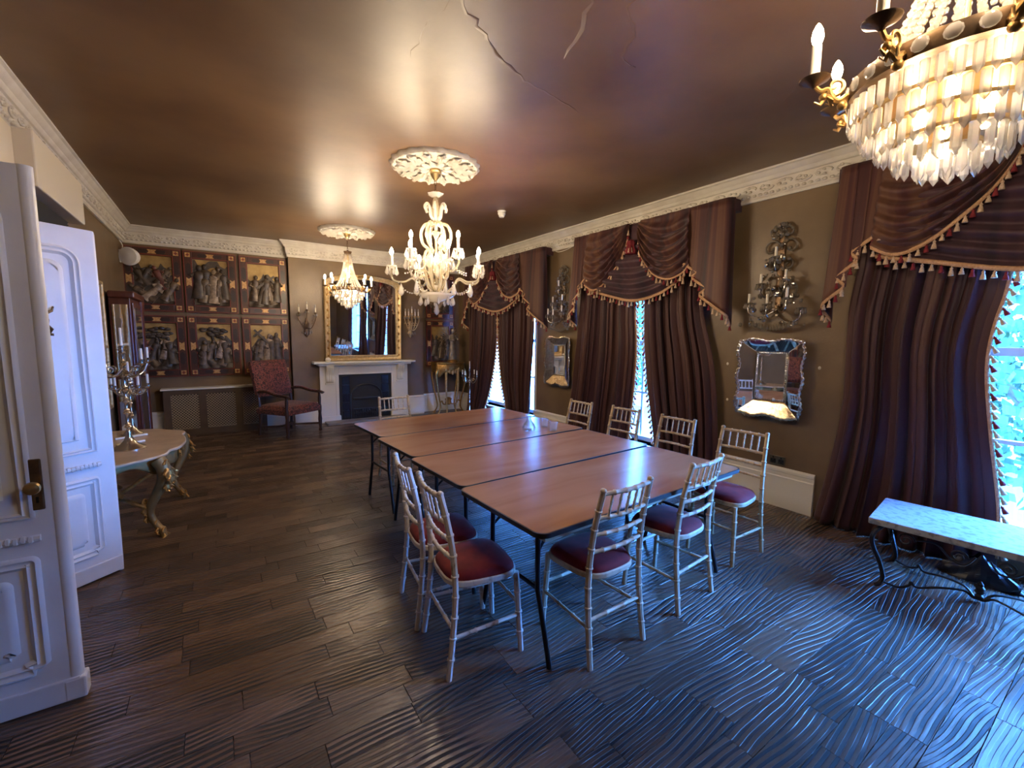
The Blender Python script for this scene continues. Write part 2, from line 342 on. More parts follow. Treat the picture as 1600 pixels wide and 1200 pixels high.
# ================================================================== the room
def holed_wall(name, us, zs, holes, thick, place, m):
    """wall of cells us x zs without the hole cells; place(u, d, z) -> world; one connected mesh"""
    b = MB(); idx = {}
    def V(i, j, d):
        if (i, j, d) not in idx: idx[(i, j, d)] = len(b.v); b.v.append(place(us[i], thick*d, zs[j]))
        return idx[(i, j, d)]
    solid = {(i, j) for i in range(len(us)-1) for j in range(len(zs)-1)}-holes
    for i, j in solid:
        b.f.append((V(i, j, 0), V(i+1, j, 0), V(i+1, j+1, 0), V(i, j+1, 0))); b.f.append((V(i, j, 1), V(i, j+1, 1), V(i+1, j+1, 1), V(i+1, j, 1)))
        for di, dj, p, q in ((-1, 0, (i, j+1), (i, j)), (1, 0, (i+1, j), (i+1, j+1)), (0, -1, (i, j), (i+1, j)), (0, 1, (i+1, j+1), (i, j+1))):
            if (i+di, j+dj) not in solid: b.f.append((V(*p, 0), V(*q, 0), V(*q, 1), V(*p, 1))[::-1])
    return struct(b.build(name, m, smooth=False))
ZS0, ZS1 = .26, 2.7
us = [YF]
for wc, wh in WIN[::-1]: us += [wc-wh, wc+wh]
us.append(YB+.2)
holed_wall('wall_right', us, [0, ZS0, ZS1, ZC], {(1, 1), (3, 1), (5, 1)}, .35, lambda u, d, z: (XR+d, u, z), 'wall')
# left wall with the doorway the two white leaves belong to
holed_wall('wall_left', [YF, 2.58, 3.52, YB+.2], [0, 2.3, ZC], {(1, 0)}, .3, lambda u, d, z: (XL-d, u, z), 'wall')
struct(MB().box(XL-.3, XL-.28, 2.4, 3.7, 0, 2.4).build('wall_doorway', 'wall', smooth=False))
b = MB()
pl = [(XL-.3, YB), (1.12, YB), (1.12, YBR), (3.58, YBR), (3.58, YB), (XR+.35, YB), (XR+.35, YB+.3), (XL-.3, YB+.3)]
b.prism(pl, 0, ZC); struct(b.build('wall_back', 'wall', smooth=False))
struct(MB().box(XL-.3, XR+.35, YF-.2, YF, 0, ZC).build('wall_front', 'wall', smooth=False))
# cream panel above the doorway and the boxed-in vent under the cornice
o = MB().box(XL, XL+.03, 2.4, 4.42, 2.32, 2.98).build('trim_1', 'cream', smooth=False, bevel=.008); struct(o)
o = MB().box(XL, XL+.13, 4.42, 5.75, 2.62, 2.99).build('trim_2', 'cream', smooth=False, bevel=.01); struct(o)
vt = thing('air_vent', 'dark louvred air vent under the cream boxing above the white doors', 'vent', (XL+.02, 4.5, 2.60))
MB().box(0, .012, 0, 1.0, -.16, .015).build('backing', 'louver', vt, smooth=False)
for k in range(6):
    MB().box(-.006, .006, 0, 1.0, -.013, .013, Matrix.Translation((.03, 0, -.02-k*.025)) @ Matrix.Rotation(.6, 4, 'Y')).build('slat', 'louver', vt, smooth=False)
# ---- ceiling: gently uneven plaster
def cz(x, y): return ZC+.006*math.sin(x*2.1+y)*math.sin(y*1.3)
b = MB(); b.grid(lambda u, v: (lerp(XL-.3, XR+.35, u), lerp(YF-.2, YB+.3, 1-v), cz(lerp(XL-.3, XR+.35, u), lerp(YF-.2, YB+.3, 1-v))), 60, 110)
ceil = struct(b.build('ceiling', 'ceiling', solid=.02))
def ceil_ridge(pts, wid, h, name='plaster_crack', seed=1):
    rnd = random.Random(seed); P = []
    for a, c in zip(pts, pts[1:]):
        n = max(2, int(math.dist(a, c)/.05))
        for k in range(n):
            t = k/n; P.append((lerp(a[0], c[0], t)+rnd.uniform(-1, 1)*.016, lerp(a[1], c[1], t)+rnd.uniform(-1, 1)*.016))
    P.append(pts[-1]); m_ = MB(); n = len(P)
    vs = []; 
    for i, (x, y) in enumerate(P):
        a = P[min(i+1, n-1)]; c = P[max(i-1, 0)]; d = Vector((a[0]-c[0], a[1]-c[1])).normalized(); nx, ny = -d.y, d.x
        ww = wid*(1-abs(2*i/(n-1)-1)**3)*rnd.uniform(.5, 1.2); z = cz(x, y)-.0095
        vs += [(x+nx*ww*2, y+ny*ww*2, z), (x, y, z-h*rnd.uniform(.1, .4)), (x-nx*ww*.2, y-ny*ww*.2, z)]
    fs = []
    for i in range(n-1): fs += [(3*i, 3*i+1, 3*i+4, 3*i+3), (3*i+1, 3*i+2, 3*i+5, 3*i+4)]
    m_.add(vs, fs); return m_.build(name, 'ceiling', ceil, smooth=True, ang=60)
ceil_ridge([(.73, 1.86), (1.04, 2.02), (1.45, 2.3), (1.68, 2.4), (2.02, 2.45), (2.28, 2.52)], .012, .012)
ceil_ridge([(1.04, 2.02), (.98, 2.25), (1.02, 2.6)], .004, .004, seed=2)
ceil_ridge([(1.5, 1.6), (1.62, 1.75), (1.7, 1.95), (1.75, 2.1)], .012, .02, seed=3)
ceil_ridge([(1.72, 1.5), (1.75, 1.62), (1.95, 1.75), (2.0, 1.9), (2.15, 1.92)], .01, .016, seed=4)
ceil_ridge([(3.0, 1.35), (3.3, 1.62)], .004, .004, seed=5)
ceil_ridge([(1.26, 1.5), (1.35, 1.62), (1.52, 1.66)], .008, .008, seed=6)
# ---- cornice: swept profile with a scrolling relief in the frieze
CP = [(0, -.265), (.022, -.265), (.028, -.245), (.022, -.225), (.030, -.215), (.036, -.20), (.050, -.105), (.066, -.10), (.078, -.085), (.082, -.07), (.10, -.055), (.118, -.03), (.135, -.022), (.135, 0), (0, 0)]
def cornice(n, p0, p1, nrm, ext0=0, ext1=0, seed=1):
    p0 = Vector(p0); p1 = Vector(p1); d = (p1-p0).normalized(); nrm = Vector(nrm)
    b = MB(); vs = []
    for (o_, z) in CP: vs.append((p0+d*o_*ext0+nrm*o_)); vs[-1] = (vs[-1].x, vs[-1].y, ZC-.005+z)
    for (o_, z) in CP: q = p1-d*o_*ext1+nrm*o_; vs.append((q.x, q.y, ZC-.005+z))
    k = len(CP); b.add(vs, [(i, (i+1) % k, k+(i+1) % k, k+i) for i in range(k)]+[tuple(range(k)), tuple(range(k, 2*k))[::-1]])
    o = struct(b.build('trim_%d' % n, 'plaster', smooth=True, ang=25))
    # relief: running leaf scroll along the frieze
    L = (p1-p0).length; r = MB(); step = .16; cnt = int(L/step)
    def W(s, off, z): q = p0+d*s+nrm*off; return (q.x, q.y, ZC+z)
    for i in range(cnt):
        s0 = (i+.5)*L/cnt; sg = 1 if i % 2 else -1
        pts = [W(s0+.075*math.cos(t)*(1-.1*t), .046, -.157+sg*.033*math.sin(t)*(1-.08*t)) for t in [k_*.5 for k_ in range(12)]]
        r.tube(pts, [.013-.0008*k_ for k_ in range(12)], 5)
        for q in range(3):
            aa = q*2.1+i; c = W(s0+.03*math.cos(aa), .05, -.157+.022*math.sin(aa)); r.ball(c, .016, .016, .012, 6, 4)
    for i in range(int(L/.055)):
        s0 = (i+.5)*.055; c = W(s0, .033, -.214); r.ball(c, .021, .021, .013, 6, 4)
    r.build('leaf_relief', 'plaster', o, ang=80, kind='stuff')
    return o
cornice(3, (XL, YF, 0), (XL, YB, 0), (1, 0, 0), 0, 1)
cornice(4, (XL, YB, 0), (1.12, YB, 0), (0, -1, 0), 1, 0)
cornice(5, (1.12, YBR, 0), (3.58, YBR, 0), (0, -1, 0), -1, -1)
cornice(6, (3.58, YB, 0), (XR, YB, 0), (0, -1, 0), 0, 1)
cornice(7, (XR, YB, 0), (XR, YF, 0), (-1, 0, 0), 1, 0)
cornice(8, (1.12, YB, 0), (1.12, YBR, 0), (-1, 0, 0), 1, -1)
cornice(9, (3.58, YBR, 0), (3.58, YB, 0), (1, 0, 0), -1, 1)
# ---- skirting
SP = [(0, 0), (.03, 0), (.03, .13), (.026, .14), (.026, .30), (.020, .31), (.020, .345), (.028, .352), (.026, .372), (.012, .385), (0, .39)]
def skirting(name, p0, p1, nrm):
    p0 = Vector(p0); p1 = Vector(p1); nrm = Vector(nrm); b = MB(); k = len(SP)
    vs = [(p.x+nrm.x*o_, p.y+nrm.y*o_, z) for p in (p0, p1) for (o_, z) in SP]
    b.add(vs, [(i, (i+1) % k, k+(i+1) % k, k+i) for i in range(k)]+[tuple(range(k)), tuple(range(k, 2*k))[::-1]])
    struct(b.build(name, 'skirting', smooth=True, ang=30))
skirting('baseboard_left', (XL, 3.6, 0), (XL, YB, 0), (1, 0, 0))
skirting('baseboard_back_left', (XL, YB, 0), (1.12, YB, 0), (0, -1, 0))
skirting('baseboard_breast_left', (1.12, YBR, 0), (1.53, YBR, 0), (0, -1, 0))
skirting('baseboard_breast_right', (3.22, YBR, 0), (3.58, YBR, 0), (0, -1, 0))
skirting('baseboard_back_right', (3.58, YB, 0), (XR, YB, 0), (0, -1, 0))
for nm, a, c in (('corner', YB, 8.2), ('far_pier', 6.0, 5.0), ('near_pier', 2.8, 1.7), ('front', -.5, -1.9)):
    skirting('baseboard_window_'+nm, (XR, a, 0), (XR, c, 0), (-1, 0, 0))
# ---- floor: every plank of the part in view is an object
fl = struct(MB().box(XL-.3, XR+.35, YF-.2, YB+.3, -.06, -.022).build('floor', 'darkwood', smooth=False))
PW = .122; rnd = random.Random(3)
def plank_mesh(b, L, M=None):
    e = .0022; h = 0.0; x0, x1, y0, y1 = e*.5, L-e*.5, e*.5, PW-e*.5; c = .0010
    b.add([(x0, y0, -.022), (x1, y0, -.022), (x1, y1, -.022), (x0, y1, -.022), (x0, y0, h-c), (x1, y0, h-c), (x1, y1, h-c), (x0, y1, h-c), (x0+c, y0+c, h), (x1-c, y0+c, h), (x1-c, y1-c, h), (x0+c, y1-c, h)],
          [(0, 1, 5, 4), (1, 2, 6, 5), (2, 3, 7, 6), (3, 0, 4, 7), (4, 5, 9, 8), (5, 6, 10, 9), (6, 7, 11, 10), (7, 4, 8, 11), (8, 9, 10, 11)], M)
LEN = [.36, .49, .62, .79, .95]
pm = {}
for L in LEN:
    b = MB(); plank_mesh(b, L); pm[L] = b.mesh('plank', 'plank', smooth=False)
planks = []
row0 = 1.003-PW*40
r_ = 0
while row0+r_*PW < YB:
    y = row0+r_*PW; x = XL-.3-rnd.random()*.6; r_ += 1
    if y < YF-.2: continue
    while x < XR+.3:
        L = rnd.choice(LEN); planks.append((x, y, L)); x += L
def pix(x, y):
    v = Vector((x, y, -1.63)); d = v.dot(fw)
    if d < .15: return None
    return 800+FPX*v.dot(r2)/d, 600-FPX*v.dot(u2)/d, d
sc_ = []
for p in planks:
    best = None
    for t in (0, .5, 1):
        q = pix(p[0]+p[2]*t, p[1]+PW/2)
        if q and -10 < q[0] < 1610 and q[1] < 1215: best = min(best or 99, q[2])
    hid = p[0]+p[2] < -.62 and p[1] > 2.5
    sc_.append((best or 999, hid, p))
sc_.sort(key=lambda q: (q[1], q[0]))
rest = MB()
for i, (d, hid, (x, y, L)) in enumerate(sc_):
    if i < 298 and d < 900: put(pm[L], 'plank', fl, loc=(x, y, rnd.uniform(-.0006, .0006)))
    else: plank_mesh(rest, L, T(x, y, 0))
rest.build('plank_field', 'plank', fl, smooth=False, kind='stuff')

# ---- windows
def window(n, wc, wh):
    root = bpy.data.objects.new('window_%d' % n, None); COL.objects.link(root); struct(root); root.location = (XR+.22, wc, 0); root.rotation_euler = (0, 0, -PI/2)
    fwd_ = .06
    for nm, x0, x1, z0, z1, y0, y1 in (('frame_side', -wh, -wh+fwd_, ZS0, ZS1, -.05, .06), ('frame_side', wh-fwd_, wh, ZS0, ZS1, -.05, .06), ('frame_head', -wh+fwd_, wh-fwd_, ZS1-fwd_, ZS1, -.05, .06), ('frame_foot', -wh+fwd_, wh-fwd_, ZS0, ZS0+.06, -.05, .06)):
        MB().box(x0, x1, y0, y1, z0, z1).build(nm, 'winwhite', root, smooth=False, bevel=.004)
    MB().box(-wh, wh, -.24, .1, ZS0-.03, ZS0).build('window_sill', 'winwhite', root, smooth=False, bevel=.006)
    for s in (-1, 1):
        MB().box(s*wh-.045 if s > 0 else -wh-.0, s*wh if s > 0 else -wh+.045, -.235, -.05, ZS0, ZS1).build('reveal_lining', 'winwhite', root, smooth=False)
    bars = [.9, 1.55, 2.2]; xs = [-wh+fwd_, wh*.33 if wh > 1.06 else -.03, wh-fwd_] if wh > .8 else [-wh+fwd_, wh-fwd_]; zs = [ZS0+.06]+bars+[ZS1-fwd_]
    for z in bars: MB().box(-wh+fwd_, wh-fwd_, -.02, .025, z-(.03 if z == 1.55 else .014), z+(.03 if z == 1.55 else .014)).build('glazing_bar', 'winwhite', root, smooth=False)
    for x in xs[1:-1]: MB().box(x-.014, x+.014, -.015, .02, ZS0+.05, ZS1-.05).build('glazing_bar', 'winwhite', root, smooth=False)
    for i in range(len(xs)-1):
        for j in range(4): MB().box(xs[i], xs[i+1], -.001, .003, zs[j], zs[j+1]).build('pane', 'pane', root, smooth=False)
for i, (wc, wh) in enumerate(WIN): window(i+1, wc, wh)

# ---- outside: street one floor down, plane trees, the houses across
ZG = -4.2
o = MB().box(XR+.5, 60, -40, 50, ZG-.2, ZG).build('ground', 'road', smooth=False); struct(o)
o = MB().box(XR+.9, XR+4, -40, 50, ZG, ZG+.12).build('pavement', 'stone', smooth=False); struct(o)
def house(y0, y1, h, label, seed):
    rr = random.Random(seed); t = thing('terraced_house', label, 'building', (30, (y0+y1)/2, ZG)); wd = (y1-y0)/2
    MB().box(0, 8, -wd, wd, 0, h).build('wall', 'facade', t, smooth=False)
    MB().box(-.3, 8.2, -wd, wd, h, h+.4).build('parapet', 'facade', t, smooth=False)
    n = max(2, int((y1-y0)/3))
    for i in range(n):
        for j in range(int(h/3.3)):
            yc = -wd+(i+.5)*2*wd/n; z0 = 1+j*3.3
            f = MB().box(-.08, .0, yc-.65, yc+.65, z0, z0+1.9).build('window', 'winwhite', t, smooth=False)
            MB().box(-.1, -.085, yc-.55, yc+.55, z0+.1, z0+1.8).build('pane', 'farglass', f, smooth=False)
house(-16, -2, 11, 'brick terraced house across the street beyond the nearest window', 1)
house(-2, 14, 13, 'taller brick terraced house across the street beyond the middle window', 2)
house(14, 34, 11.5, 'brick terraced house across the street beyond the far window', 3)
def tree(x, y, h, r, label, seed):
    rr = random.Random(seed); t = thing('street_tree', label, 'tree', (x, y, ZG), 0, 'street trees outside the windows')
    b = MB(); b.tube([(0, 0, 0), (.05, .05, h*.4), (-.1, .1, h*.8)], [.2, .16, .08], 8)
    for k in range(6):
        a = k*1.05; b.tube([(0, .05, h*.45+k*.2), (math.cos(a)*r*.5, math.sin(a)*r*.5, h*.6+k*.25)], [.07, .02], 5)
    b.build('trunk', 'bark', t)
    lf = MB()
    for k in range(9000):
        a = rr.random()*2*PI; q = r*rr.random()**.4; z = h*.42+rr.random()*h*.6; s_ = math.sin(PI*min(1, max(0, (z-h*.35)/(h*.75))))**.5
        c = Vector((math.cos(a)*q*s_, math.sin(a)*q*s_, z)); n = Vector((rr.uniform(-1, 1), rr.uniform(-1, 1), rr.uniform(-.5, 1))).normalized(); u = n.orthogonal().normalized()*.09; v = n.cross(u)
        lf.add([c-u, c+v*.7, c+u, c-v*.7], [(0, 1, 2, 3)])
    lf.build('foliage', 'tree', t, smooth=False, kind='stuff')
tree(9.6, .6, 9.0, 2.7, 'leafy green tree outside the nearest window beside the bench', 1)
tree(14.5, 6.0, 7.5, 2.0, 'smaller leafy tree across the pavement from the nearest window', 2)
tree(16, 11, 8, 2.6, 'leafy tree seen through the gap of the middle curtains', 4)
def car(x, y, m, label):
    t = thing('parked_car', label, 'car', (x, y, ZG), PI/2, 'cars parked in the street')
    b = MB(); b.prism([(-2.1, .3), (-2.15, .7), (-1.9, .9), (-1.2, .98), (-.6, 1.42), (.9, 1.45), (1.6, 1.0), (2.05, .9), (2.15, .35)], -.85, .85, Matrix.Rotation(PI/2, 4, 'X')); b.build('body', m, t, smooth=False, bevel=.06)
    for sy in (-1, 1):
        b = MB(); b.prism([(-1.0, 1.0), (-.55, 1.36), (.85, 1.38), (1.35, 1.02)], sy*.86-.01, sy*.86+.01, Matrix.Rotation(PI/2, 4, 'X')); b.build('side_window', 'farglass', t, smooth=False)
        for sx in (-1.3, 1.3): MB().lathe([(.2, -.1), (.33, -.1), (.33, .1), (.2, .1)], 18, T(sx, sy*.8, .33) @ Matrix.Rotation(PI/2, 4, 'X')).build('wheel', 'black_gloss', t)
car(10.2, 6.6, 'carblue', 'dark car parked in the street below the middle window')
car(10.4, 11.6, 'winwhite', 'white car parked in the street below the middle window')
# ---- balcony ledge outside each window
for (wc, wh) in WIN[:3]:
    struct(MB().box(XR+.36, XR+.9, wc-wh-.1, wc+wh+.1, .02, .1).build('window_ledge', 'stone', smooth=False))

# ---- ceiling roses
def rose(x, y, R, label):
    t = thing('ceiling_rose', label, 'ceiling rose', (x, y, ZC-.006), 0, 'plaster ceiling roses')
    b = MB(); N = 96
    b.lathe([(R*1.0, 0), (R*1.0, -.02), (R*.95, -.042), (R*.88, -.036), (R*.82, -.028), (R*.5, -.022), (R*.42, -.034), (R*.34, -.028), (R*.2, -.024), (R*.15, -.05), (.02, -.055)], N, wob=lambda a, f: 1+.03*math.cos(20*a)*(1-f)); b.build('plate', 'plaster', t, ang=50)
    lm = MB()
    def leaf(u, v): 
        w_ = math.sin(PI*min(1, u*1.02))**.6*(.75+.25*math.cos(u*18)); s = (v-.5)*2
        return (lerp(.36, .93, u)*R, s*w_*R*.12*(.6+.5*u), -.028-.034*math.sin(PI*u)*(1-s*s)-.012*abs(math.cos(s*6))-.03*u**3-.008*math.cos(u*22))
    lm.grid(leaf, 12, 8); me = lm.mesh('acanthus_leaf', 'plaster', ang=70)
    for k in range(14): put(me, 'acanthus_leaf', t, rot=(0, 0, k*PI/7), solid=.006)
    l2 = MB(); l2.grid(lambda u, v: (lerp(.15, .42, u)*R, (v-.5)*2*math.sin(PI*u)**.7*R*.08, -.03-.02*math.sin(PI*u)*(1-(2*v-1)**2)-.012), 6, 6); m2 = l2.mesh('inner_leaf', 'plaster', ang=70)
    for k in range(10): put(m2, 'inner_leaf', t, rot=(0, 0, (k+.5)*PI/5), solid=.006)
    s2 = MB(); s2.ball((R*.93, 0, -.036), R*.05, R*.09, .018, 8, 6); m3 = s2.mesh('rim_scallop', 'plaster')
    for k in range(20): put(m3, 'rim_scallop', t, rot=(0, 0, k*PI/10))
rose(1.80, 4.0, .41, 'leafy white plaster ceiling rose above the middle scroll armed chandelier')
rose(1.77, 7.22, .41, 'leafy white plaster ceiling rose above the chandelier nearest the fireplace')
rose(1.77, .43, .41, 'leafy white plaster ceiling rose above the large near chandelier')
# ================================================================== doors on the left
def panel_ring(b, pts, prof, y, sgn=-1):
    """moulding swept round a closed 2-D outline in the x-z plane; prof = [(inset, out)]"""
    n = len(pts); cx = sum(p[0] for p in pts)/n; rows = []
    for ins, out in prof:
        row = []
        for i in range(n):
            p = Vector(pts[i]); a = Vector(pts[i-1]); c = Vector(pts[(i+1) % n]); d = (c-a); d = d.normalized() if d.length > 1e-9 else Vector((1, 0)); nr = Vector((-d.y, d.x))
            q = p+nr*ins; row.append((q.x, y+sgn*out, q.y))
        rows.append(row)
    vs = [v for r in rows for v in r]; fs = []
    for k in range(len(rows)-1):
        for i in range(n): fs.append((k*n+i, k*n+(i+1) % n, (k+1)*n+(i+1) % n, (k+1)*n+i))
    b.add(vs, fs)
def arch_outline(x0, x1, z0, z1, r, foot=.0):
    """anticlockwise outline with rounded top corners and notched foot"""
    P = [(x0+foot, z0), (x1-foot, z0)]
    if foot: P += [(x1-foot*.9, z0+foot*.5), (x1-foot*.4, z0+foot*.6), (x1, z0+foot)]
    P += [(x1, lerp(z0+foot, z1-r, .5))]
    P += [(x1-r+r*math.cos(a), z1-r+r*math.sin(a)) for a in [k*PI/16 for k in range(9)]]
    P += [(x0+r+r*math.cos(a), z1-r+r*math.sin(a)) for a in [PI/2+k*PI/16 for k in range(9)]]
    P += [(x0, lerp(z0+foot, z1-r, .5))]
    if foot: P += [(x0, z0+foot), (x0+foot*.4, z0+foot*.6), (x0+foot*.9, z0+foot*.5)]
    return P
MOLD = [(0, 0), (.004, .012), (.014, .016), (.022, .008), (.03, .006), (.04, .014), (.05, .004), (.055, 0)]
def door(n, loc, rot, W, H, label, knob):
    d = bpy.data.objects.new('door_%d' % n, None); COL.objects.link(d); struct(d); d['label'] = label; d.location = loc; d.rotation_euler = (0, 0, rot)
    MB().box(0, W, 0, .045, .012, H).build('leaf', 'doorwhite', d, smooth=False, bevel=.004)
    MB().box(0, W, -.012, .001, .012, .115).build('kick_rail', 'doorwhite', d, smooth=False, bevel=.006)
    for nm, z0, z1, r, ft in (('upper_panel', .86, H-.12, .1, .0), ('lower_panel', .17, .70, .03, .05)):
        b = MB(); panel_ring(b, arch_outline(.075, W-.085, z0, z1, r, ft), MOLD, 0); b.build(nm+'_moulding', 'doorwhite', d, ang=60)
        b = MB(); panel_ring(b, arch_outline(.16, W-.17, z0+.09, z1-.09, max(.03, r*.6), ft*.6), [(0, 0), (.012, .012), (.03, .012)], 0); b.build(nm+'_field_moulding', 'doorwhite', d, ang=60)
        P = arch_outline(.19, W-.20, z0+.12, z1-.12, max(.01, r*.5), ft*.4); vs = [(x, -.010, z) for x, z in P]; b = MB(); b.prism([(x, z) for x, z in P], 0, .012, Matrix.Rotation(PI/2, 4, 'X')); b.build(nm, 'doorwhite', d, smooth=False)
    b = MB(); b.tube([(.03, -.006, .775), (W-.075, -.006, .775)], .014, 8)                 # carved rope rail
    for k in range(int((W-.12)/.022)): b.ball((.05+k*.022, -.014, .775+.004*(k % 2)), .012, .012, .017, 6, 4)
    b.build('rope_moulding', 'doorwhite', d, kind='stuff')
    if knob:
        b = MB(); b.tube([(W-.018, .022, .012), (W-.018, .022, H)], .027, 16); b.build('edge_astragal', 'doorwhite', d)
        MB().box(W-.055, W+.018, -.014, .058, .012, .11).build('astragal_foot', 'doorwhite', d, smooth=False, bevel=.008)
        pl_ = MB().box(W-.092, W-.052, -.010, .0, .893, 1.109).build('handle_plate', 'bronze', d, smooth=False, bevel=.006)
        b = MB(); b.lathe([(.008, 0), (.008, .03), (.02, .038), (.027, .05), (.024, .062), (.01, .068), (.001, .069)], 18, T(W-.072, -.008, 1.0) @ Matrix.Rotation(PI/2, 4, 'X')); b.build('door_knob', 'brass', pl_)
        MB().box(W-.076, W-.068, -.013, -.009, .925, .95).build('keyhole', 'black_gloss', pl_, smooth=False)
    else:
        b = MB(); b.lathe([(.014, .0), (.016, .1), (.016, H-.02), (.012, H)], 12, T(W, .022, 0)); b.build('edge_bead', 'doorwhite', d)
    return d
door(1, (XL, 2.567, 0), 0, XL*-1-.575, 2.28, 'white panelled door leaf with bronze plate and brass knob', True)
d2 = door(2, (XL+.005, 3.535, 0), math.atan2(.357, .465), .585, 2.27, 'white panelled door leaf standing ajar behind the first', False)
ch = thing('cherub_mount', 'small dark gilt cherub ornament fixed to the upper panel of the second white door', 'ornament', (0, 0, 0), math.atan2(.357, .465))
ch.location = (XL+.005+.29*.793-.02*-.6, 3.535+.29*.61-.02*.79, 1.72)
b = MB(); b.lathe([(.006, -.07), (.026, -.05), (.03, -.02), (.022, .01), (.012, .03)], 10, sx=1, sy=.6); b.build('body', 'bronze', ch)
b = MB(); b.ball((.004, -.004, .05), .02, .018, .022); b.build('head', 'bronze', ch)
for s in (-1, 1):
    b = MB(); b.tube([(s*.015, 0, .02), (s*.04, -.01, .035), (s*.05, -.005, .06)], [.009, .007, .005], 6); b.build('arm', 'bronze', ch)
    b = MB(); b.tube([(s*.012, 0, -.05), (s*.03, -.012, -.075), (s*.018, -.004, -.105)], [.012, .010, .006], 6); b.build('leg', 'bronze', ch)
b = MB(); b.grid(lambda u, v: (lerp(-.045, .045, u), .008, lerp(-.115, -.10, v)+.004*math.sin(u*9)), 6, 2); b.build('scroll_base', 'bronze', ch, solid=.012)

# ================================================================== folding tables
def rrect(w_, d_, r, n=6):
    P = []
    for cx, cy, a0 in ((w_/2-r, d_/2-r, 0), (-w_/2+r, d_/2-r, PI/2), (-w_/2+r, -d_/2+r, PI), (w_/2-r, -d_/2+r, 3*PI/2)):
        P += [(cx+r*math.cos(a0+k*PI/2/n), cy+r*math.sin(a0+k*PI/2/n)) for k in range(n+1)]
    return P
TW, TD, TH = 1.80, .752, .745
def make_table():
    t = thing('trestle_table', 'x', 'table')
    MB().prism(rrect(TW-.016, TD-.016, .05), TH-.008, TH).build('table_top', 'ply', t, smooth=False)
    MB().prism(rrect(TW, TD, .058), TH-.024, TH-.0006).build('edge_band', 'edge_black', t, ang=30)
    for s in (-1, 1):
        MB().box(-TW/2+.06, TW/2-.06, s*(TD/2-.05)-.012, s*(TD/2-.05)+.012, TH-.06, TH-.024).build('batten', 'batten', t, smooth=False)
        MB().box(s*(TW/2-.07)-.012, s*(TW/2-.07)+.012, -TD/2+.062, TD/2-.062, TH-.06, TH-.024).build('batten', 'batten', t, smooth=False)
        x = s*(TW/2-.13)
        for q in (-1, 1):
            b = MB(); b.tube([(x, q*.20, TH-.05), (x, q*.205, .36), (x, q*.225, .30), (x, q*.30, .02), (x, q*.302, 0)], .0135, 10); b.build('leg', 'black_steel', t)
        b = MB(); b.tube([(x, -.205, .37), (x, .205, .37)], .011, 8); b.build('leg_crossbar', 'black_steel', t)
        b = MB(); b.tube([(x, -.20, TH-.06), (x, .20, TH-.06)], .011, 8); b.build('leg_hinge_bar', 'black_steel', t)
        for q in (-1, 1):
            b = MB(); b.tube([(x, q*.2, .56), (x-s*.17, q*.17, TH-.03)], .008, 8); b.build('brace', 'black_steel', t)
    return t
YL = [1.482, 2.241, 2.997, 3.752]; YR_ = [1.555, 2.335, 3.115, 3.89]
TL = ['plywood trestle table at the near end of the row, by the two cream chairs', 'second plywood trestle table from the near end of the row', 'third plywood trestle table of the row, carrying the carafe and glasses', 'plywood trestle table at the fireplace end of the row']
proto = make_table()
for i in range(4):
    o = proto if i == 0 else copy_tree(proto)
    x0, x1 = 1.158, 2.95; ang = math.atan2(YR_[i]-YL[i], x1-x0)
    c = Matrix.Rotation(ang, 2) @ Vector((TW/2, TD/2)); o.location = (x0+c.x, YL[i]+c.y, 0); o.rotation_euler = (0, 0, ang)
    tag(o, TL[i], 'table', 'plywood trestle tables pushed together')

